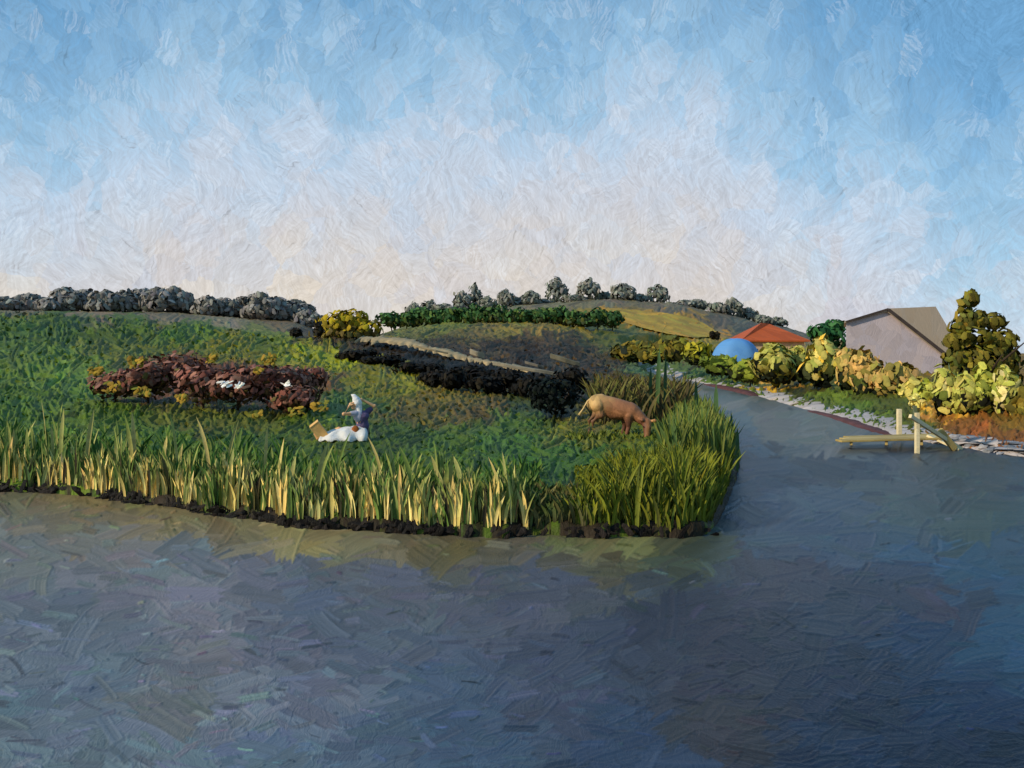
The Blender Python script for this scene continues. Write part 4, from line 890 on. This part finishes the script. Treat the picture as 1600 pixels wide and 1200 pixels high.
# ------------------------------------------------------------------ pale rocks on the shore, right of the jetty
g = np.random.default_rng(33)
M_ROCK = mat_paint('pale_rock', (158, 155, 156), .7, .25, 5., .6, .03, .16)
M_ROCK2 = mat_paint('grey_rock', (124, 124, 126), .7, .25, 5., .6, .03, .16)
for i in range(16):
    px = 1486+i*8.6+g.normal(0, 2); py = 690+(px-1488)*.185+g.normal(0, 3.5); r = g.uniform(.05, .11)*np.interp(px, [1488, 1540, 1620], [1.0, 1.15, .8])
    c = Wz(px, py+3); bm = bmesh.new(); bmesh.ops.create_icosphere(bm, subdivisions=2, radius=1)
    ph = g.uniform(0, 50); ex = g.uniform(1.0, 2.1)
    for v in bm.verts: v.co = Vector((v.co.x*r*ex, v.co.y*r, v.co.z*r*g.uniform(.62, .72)))*(1+.5*mnoise.noise(v.co*1.7+Vector((ph, 0, 0))))
    me = bpy.data.meshes.new('shore_rock'); bm.to_mesh(me); bm.free(); o = link('shore_rock', me, (M_ROCK, M_ROCK2, M_ROCK2)[i % 3], None, False)
    o.location = (c.x, c.y, max(gz(c.x, c.y), 0)+r*.35); o.rotation_euler = (g.uniform(-.3, .3), g.uniform(-.4, .4), g.uniform(-.5, .7))
    tag(o, ('paler' if i % 3 == 0 else 'grey')+' shore rock right of the jetty, '+(ORD[i] if i < 26 else ORD[33-i]+' counting back')+(' from the left' if i < 26 else ' from the right'), 'rock', 'pale rocks at the waterline right of the jetty')

# ------------------------------------------------------------------ houses and tent
M_LWALL = mat_paint('lilac_render', (192, 178, 182), .75, .2, 1.2, .5, .04, .10, 'Wall')
M_TAUPE = mat_paint('taupe_roofing', (172, 156, 138), .7, .2, 1.4, .5, .03, .06, 'Wall', .3)
M_BARGE = mat_paint('dark_bargeboard', (74, 64, 60), .7, .2, 4.)
def prism(name, tri, y0, y1, mat, parent):
    """outline in the XZ plane extruded from y0 to y1 (each point may carry its own back offset)"""
    n = len(tri); V = [(x, y0, z) for x, z in tri]+[(x, y1, z) for x, z in tri]
    Fc = [tuple(range(n)), tuple(range(2*n-1, n-1, -1))]+[(k, k+n, (k+1) % n+n, (k+1) % n) for k in range(n)]
    bm = bmesh.new(); vs = [bm.verts.new(v) for v in V]
    for f in Fc: bm.faces.new([vs[i] for i in f])
    bmesh.ops.recalc_face_normals(bm, faces=bm.faces[:]); me = bpy.data.meshes.new(name); bm.to_mesh(me); bm.free()
    return link(name, me, mat, parent, False)
Yh = 52.0; hb = on_ground(1395, Yh)
hs = empty('barn', (W(1385, 600, Yh).x, Yh, 0), 'large lilac-grey gabled barn with a taupe roof behind the yellow bushes at the right', 'barn')
def hx(px): return (px-1385)/F*Yh
def hz(py): return Z(py, Yh)
def ext(name, pts, depth, shrink, mat, y0=0.0):
    """face seen at photo pixels, carried straight back along the line of sight so that its flanks stay behind it"""
    n = len(pts); k = (Yh+depth)/Yh
    V = [(W(p, q, Yh+y0)-hs.location) for p, q in pts]
    V += [Vector(((v.x+hs.location.x)*k-hs.location.x-shrink*(1 if v.x > 0 else -1), v.y+depth, v.z)) for v in V]
    Fc = [tuple(range(n)), tuple(range(2*n-1, n-1, -1))]+[(i, i+n, (i+1) % n+n, (i+1) % n) for i in range(n)]
    bm = bmesh.new(); vs = [bm.verts.new(v) for v in V]
    for f in Fc: bm.faces.new([vs[i] for i in f])
    bmesh.ops.recalc_face_normals(bm, faces=bm.faces[:]); me = bpy.data.meshes.new(name); bm.to_mesh(me); bm.free()
    return link(name, me, mat, hs, False)
ext('wall', [(1322, 604), (1472, 604), (1472, 553), (1386, 486), (1322, 504)], 7, .1, M_LWALL)
ext('rear_wing', [(1400, 604), (1478, 604), (1483, 515), (1462, 479), (1388, 482)], 9, .3, M_TAUPE, 2.5)
ext('roof', [(1319, 505), (1319, 502), (1386, 482), (1476, 553), (1473, 556), (1386, 487)], 7.3, 0, M_TAUPE, -.15)
def bb(p, q, w=.16): 
    a = Vector((hx(p[0]), -.2, hz(p[1]))); b = Vector((hx(q[0]), -.2, hz(q[1]))); return beam('bargeboard', a, b, .06, w, M_BARGE, hs)
bb((1320, 503), (1386, 483), .12); bb((1386, 484), (1474, 553), .20)
Yr2 = 95.; rh = empty('cottage', (W(1207, 540, Yr2).x, Yr2, 0), 'cottage with a flat-pitched orange-red hipped roof behind the bushes', 'house')
M_REDR = mat_paint('orange_red_tiles', (178, 84, 40), .7, .25, .8, .5, .05, .16, 'Wall'); M_CREAM = mat_paint('cream_wall', (186, 160, 130), .8, .2, 2.)
def rx(px): return (px-1207)/F*Yr2
def rz_(py): return Z(py, Yr2)
e0, e1, zt, ze = rx(1154), rx(1261), rz_(503), rz_(532)
V = [(e0, -1, ze), (e1, -1, ze), (e1, 7, ze), (e0, 7, ze), (rx(1200), 2.4, zt), (rx(1216), 3.2, zt-.1)]
V += [(e0, -1, ze-.15), (e1, -1, ze-.15), (e1, 7, ze-.15), (e0, 7, ze-.15)]
from_lists('roof', [(V, [(0, 1, 5, 4), (1, 2, 5), (2, 3, 4, 5), (3, 0, 4), (0, 6, 7, 1), (1, 7, 8, 2), (2, 8, 9, 3), (3, 9, 6, 0), (9, 8, 7, 6)])], M_REDR, rh, False)
box('wall', (e0+.5, -.5, 0), (e1-.5, 6.5, ze-.152), M_CREAM, rh, 0)
for q in (-2.2, 0.2, 2.4): box('window', (q-.4, -.53, 1.8), (q+.4, -.49, 2.9), mat_paint('dark_glass', (50, 54, 60), .2, .5, 1.), rh, .01)

Yt = 62.; tb = on_ground(1150, Yt)
tn = empty('tent', (tb.x, Yt, Z(560, Yt)-.9), 'bright blue domed tent in front of the red-roofed cottage', 'tent')
M_BLUE = mat_paint('blue_tarpaulin', (92, 148, 206), .6, .3, 1.5, .4, .03, .07, 'Wall')
V, Fc = [], []; nu, nv = 24, 12; wx = 36/F*Yt; hzt = Z(529, Yt)-(Z(560, Yt)-.9)
for i in range(nv+1):
    a = i/nv*math.pi/2
    for k in range(nu):
        b = k/nu*2*math.pi; rr = math.cos(a)**.72*(1+.05*math.cos(b*6)); V.append((math.cos(b)*rr*wx*(1.0+.10*(1-i/nv)), math.sin(b)*rr*wx*.8, hzt*math.sin(a)**.9+.04*math.sin(b*3)*(i < nv)))
for i in range(nv):
    for k in range(nu): Fc.append((i*nu+k, i*nu+(k+1) % nu, (i+1)*nu+(k+1) % nu, (i+1)*nu+k))
from_lists('canopy', [(V, Fc)], M_BLUE, tn)
tube('tent_rim', [(math.cos(k/24*6.2832)*wx*1.105, math.sin(k/24*6.2832)*wx*.885, .05) for k in range(25)], [.03]*25, M_BLUE, tn, 5)

# ------------------------------------------------------------------ trees and bushes of the right bank
YG = [(158, 156, 84), (144, 146, 74), (172, 164, 92), (130, 134, 66)]
OR = [(180, 150, 92), (164, 138, 82), (142, 124, 70), (126, 118, 62)]
DK = [(36, 42, 28), (24, 30, 24), (50, 58, 34), (66, 76, 36)]
OLV = [(96, 90, 34), (82, 78, 30), (112, 100, 38), (70, 68, 30)]
LB = [(180, 176, 118), (196, 188, 134), (158, 158, 80), (142, 148, 68)]
def bush(px, top, bot, w, Y, pal, tops, label, seed, n=420, size=None, dark=DK, group='bushes along the right bank', name='bush', **kw):
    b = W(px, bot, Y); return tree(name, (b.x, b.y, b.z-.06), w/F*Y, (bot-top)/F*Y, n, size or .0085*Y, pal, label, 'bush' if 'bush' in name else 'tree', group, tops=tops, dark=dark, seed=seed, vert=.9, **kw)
# tall dark green tree behind the barn and cottage
bush(1296, 497, 560, 74, 75, [(44, 88, 52), (36, 74, 46), (58, 98, 58)], None, 'rounded deep green tree between the red roof and the barn', 601, 420, .40, dark=[(30, 60, 40)], group=None, name='green_tree')
low = [(1050, 530, 566, 60, 72, OLV+[(110, 112, 44)], 'low olive bush below the right part of the ochre field'), (985, 534, 566, 70, 84, OLV+[(80, 92, 56)], 'low dark olive bush left of the tall rush tip'), (1018, 536, 568, 50, 78, OLV+[(90, 100, 44)], 'olive bush just behind the tall rush tip'), (1092, 533, 572, 50, 66, [(150, 146, 44), (120, 122, 40), (96, 100, 36)], 'yellow-green bush touching the left side of the blue tent'),
       (1128, 552, 588, 60, 56, [(110, 124, 46), (84, 100, 38), (70, 84, 34)], 'low grass green bush under the blue tent'), (1172, 556, 600, 56, 50, [(116, 128, 48), (86, 100, 38)], 'low green bush right below the blue tent'),
       (1210, 532, 606, 76, 46, YG, 'broad pale yellow-green bush in front of the red roof'), (1250, 540, 602, 44, 47, YG, 'small yellow-green bush at the right eave of the red roof'),
       (1284, 519, 616, 62, 42, YG+[(214, 176, 70)], 'tallest bright yellow bush left of the barn'), (1330, 540, 622, 60, 39, OR+[(160, 148, 60)], 'orange-yellow bush at the left corner of the barn'), (1352, 546, 634, 54, 36, OR, 'ragged orange bush before the barn wall, second one'),
       (1396, 562, 640, 78, 34, OR+[(150, 130, 70)], 'low orange-leaved bush under the middle of the barn wall'), (1428, 584, 646, 48, 32, [(160, 152, 84), (140, 140, 64), (180, 168, 90)], 'muted straw-green bush at the foot of the barn'),
       (1450, 592, 652, 52, 30, [(158, 162, 76), (140, 148, 66)], 'small lime bush right of the barn foot')]
for i, (px, top, bot, w, Y, pal, lb) in enumerate(low): bush(px, top, bot, w, Y, pal, pal, lb, 620+i, n=430 if w > 55 else 300)
# big conical tree
b = W(1532, 668, 26.5); hgt_ = (668-450)/F*26.5; k = 26.5/F
L_ = []
for (px, py, rx1, rz1) in [(1519, 466, 10, 14), (1508, 478, 9, 11), (1512, 500, 16, 18), (1500, 512, 14, 14), (1530, 500, 14, 16), (1552, 503, 16, 14), (1520, 528, 30, 18), (1494, 535, 16, 16), (1560, 535, 24, 22), (1500, 560, 22, 20), (1535, 560, 38, 26), (1568, 568, 22, 26), (1530, 600, 52, 34), (1580, 610, 16, 34), (1530, 640, 56, 28), (1495, 590, 24, 28)]:
    L_.append((((px-1532)*k*1.06, 0, (668-py)*k), (rx1*k*1.15, rx1*k*.8, rz1*k)))
tree('olive_tree', (b.x, b.y, b.z), 2.2, hgt_, 1900, .17, OLV+[(90, 96, 44), (104, 104, 36)], 'tall dark olive conical tree standing right of the barn', 'tree', dark=DK+OLV, lobes=L_, seed=700, aspect=1.5)
front = [(1482, 566, 660, 60, 24.6, LB+YG, 'pale lime bush at the left foot of the conical tree'), (1512, 570, 668, 54, 24.2, YG+LB[2:], 'yellow-green bush in the middle before the conical tree'), (1540, 556, 672, 50, 24.0, [(158, 162, 76), (140, 148, 66), (112, 122, 52)], 'lime bush right of the middle before the conical tree'),
         (1574, 560, 676, 50, 23.6, LB, 'creamy pale-tipped bush at the right foot of the conical tree'), (1600, 600, 684, 60, 22.6, OLV+[(140, 130, 60)], 'olive bush cut by the right edge of the picture')]
for i, (px, top, bot, w, Y, pal, lb) in enumerate(front): bush(px, top, bot, w, Y, pal, pal, lb, 720+i, n=360, size=.19, dark=[(14, 15, 12), (18, 21, 15), (22, 24, 18), (80, 88, 34)])  # near-black low leaves paint the shaded gaps at the bush feet
b = W(1431, 640, 27.5)
bush(1434, 612, 640, 30, 27.5, [(214, 204, 140), (196, 190, 110)], None, 'small cream-leaved bush above the jetty posts', 760, n=60, size=.14, dark=None)
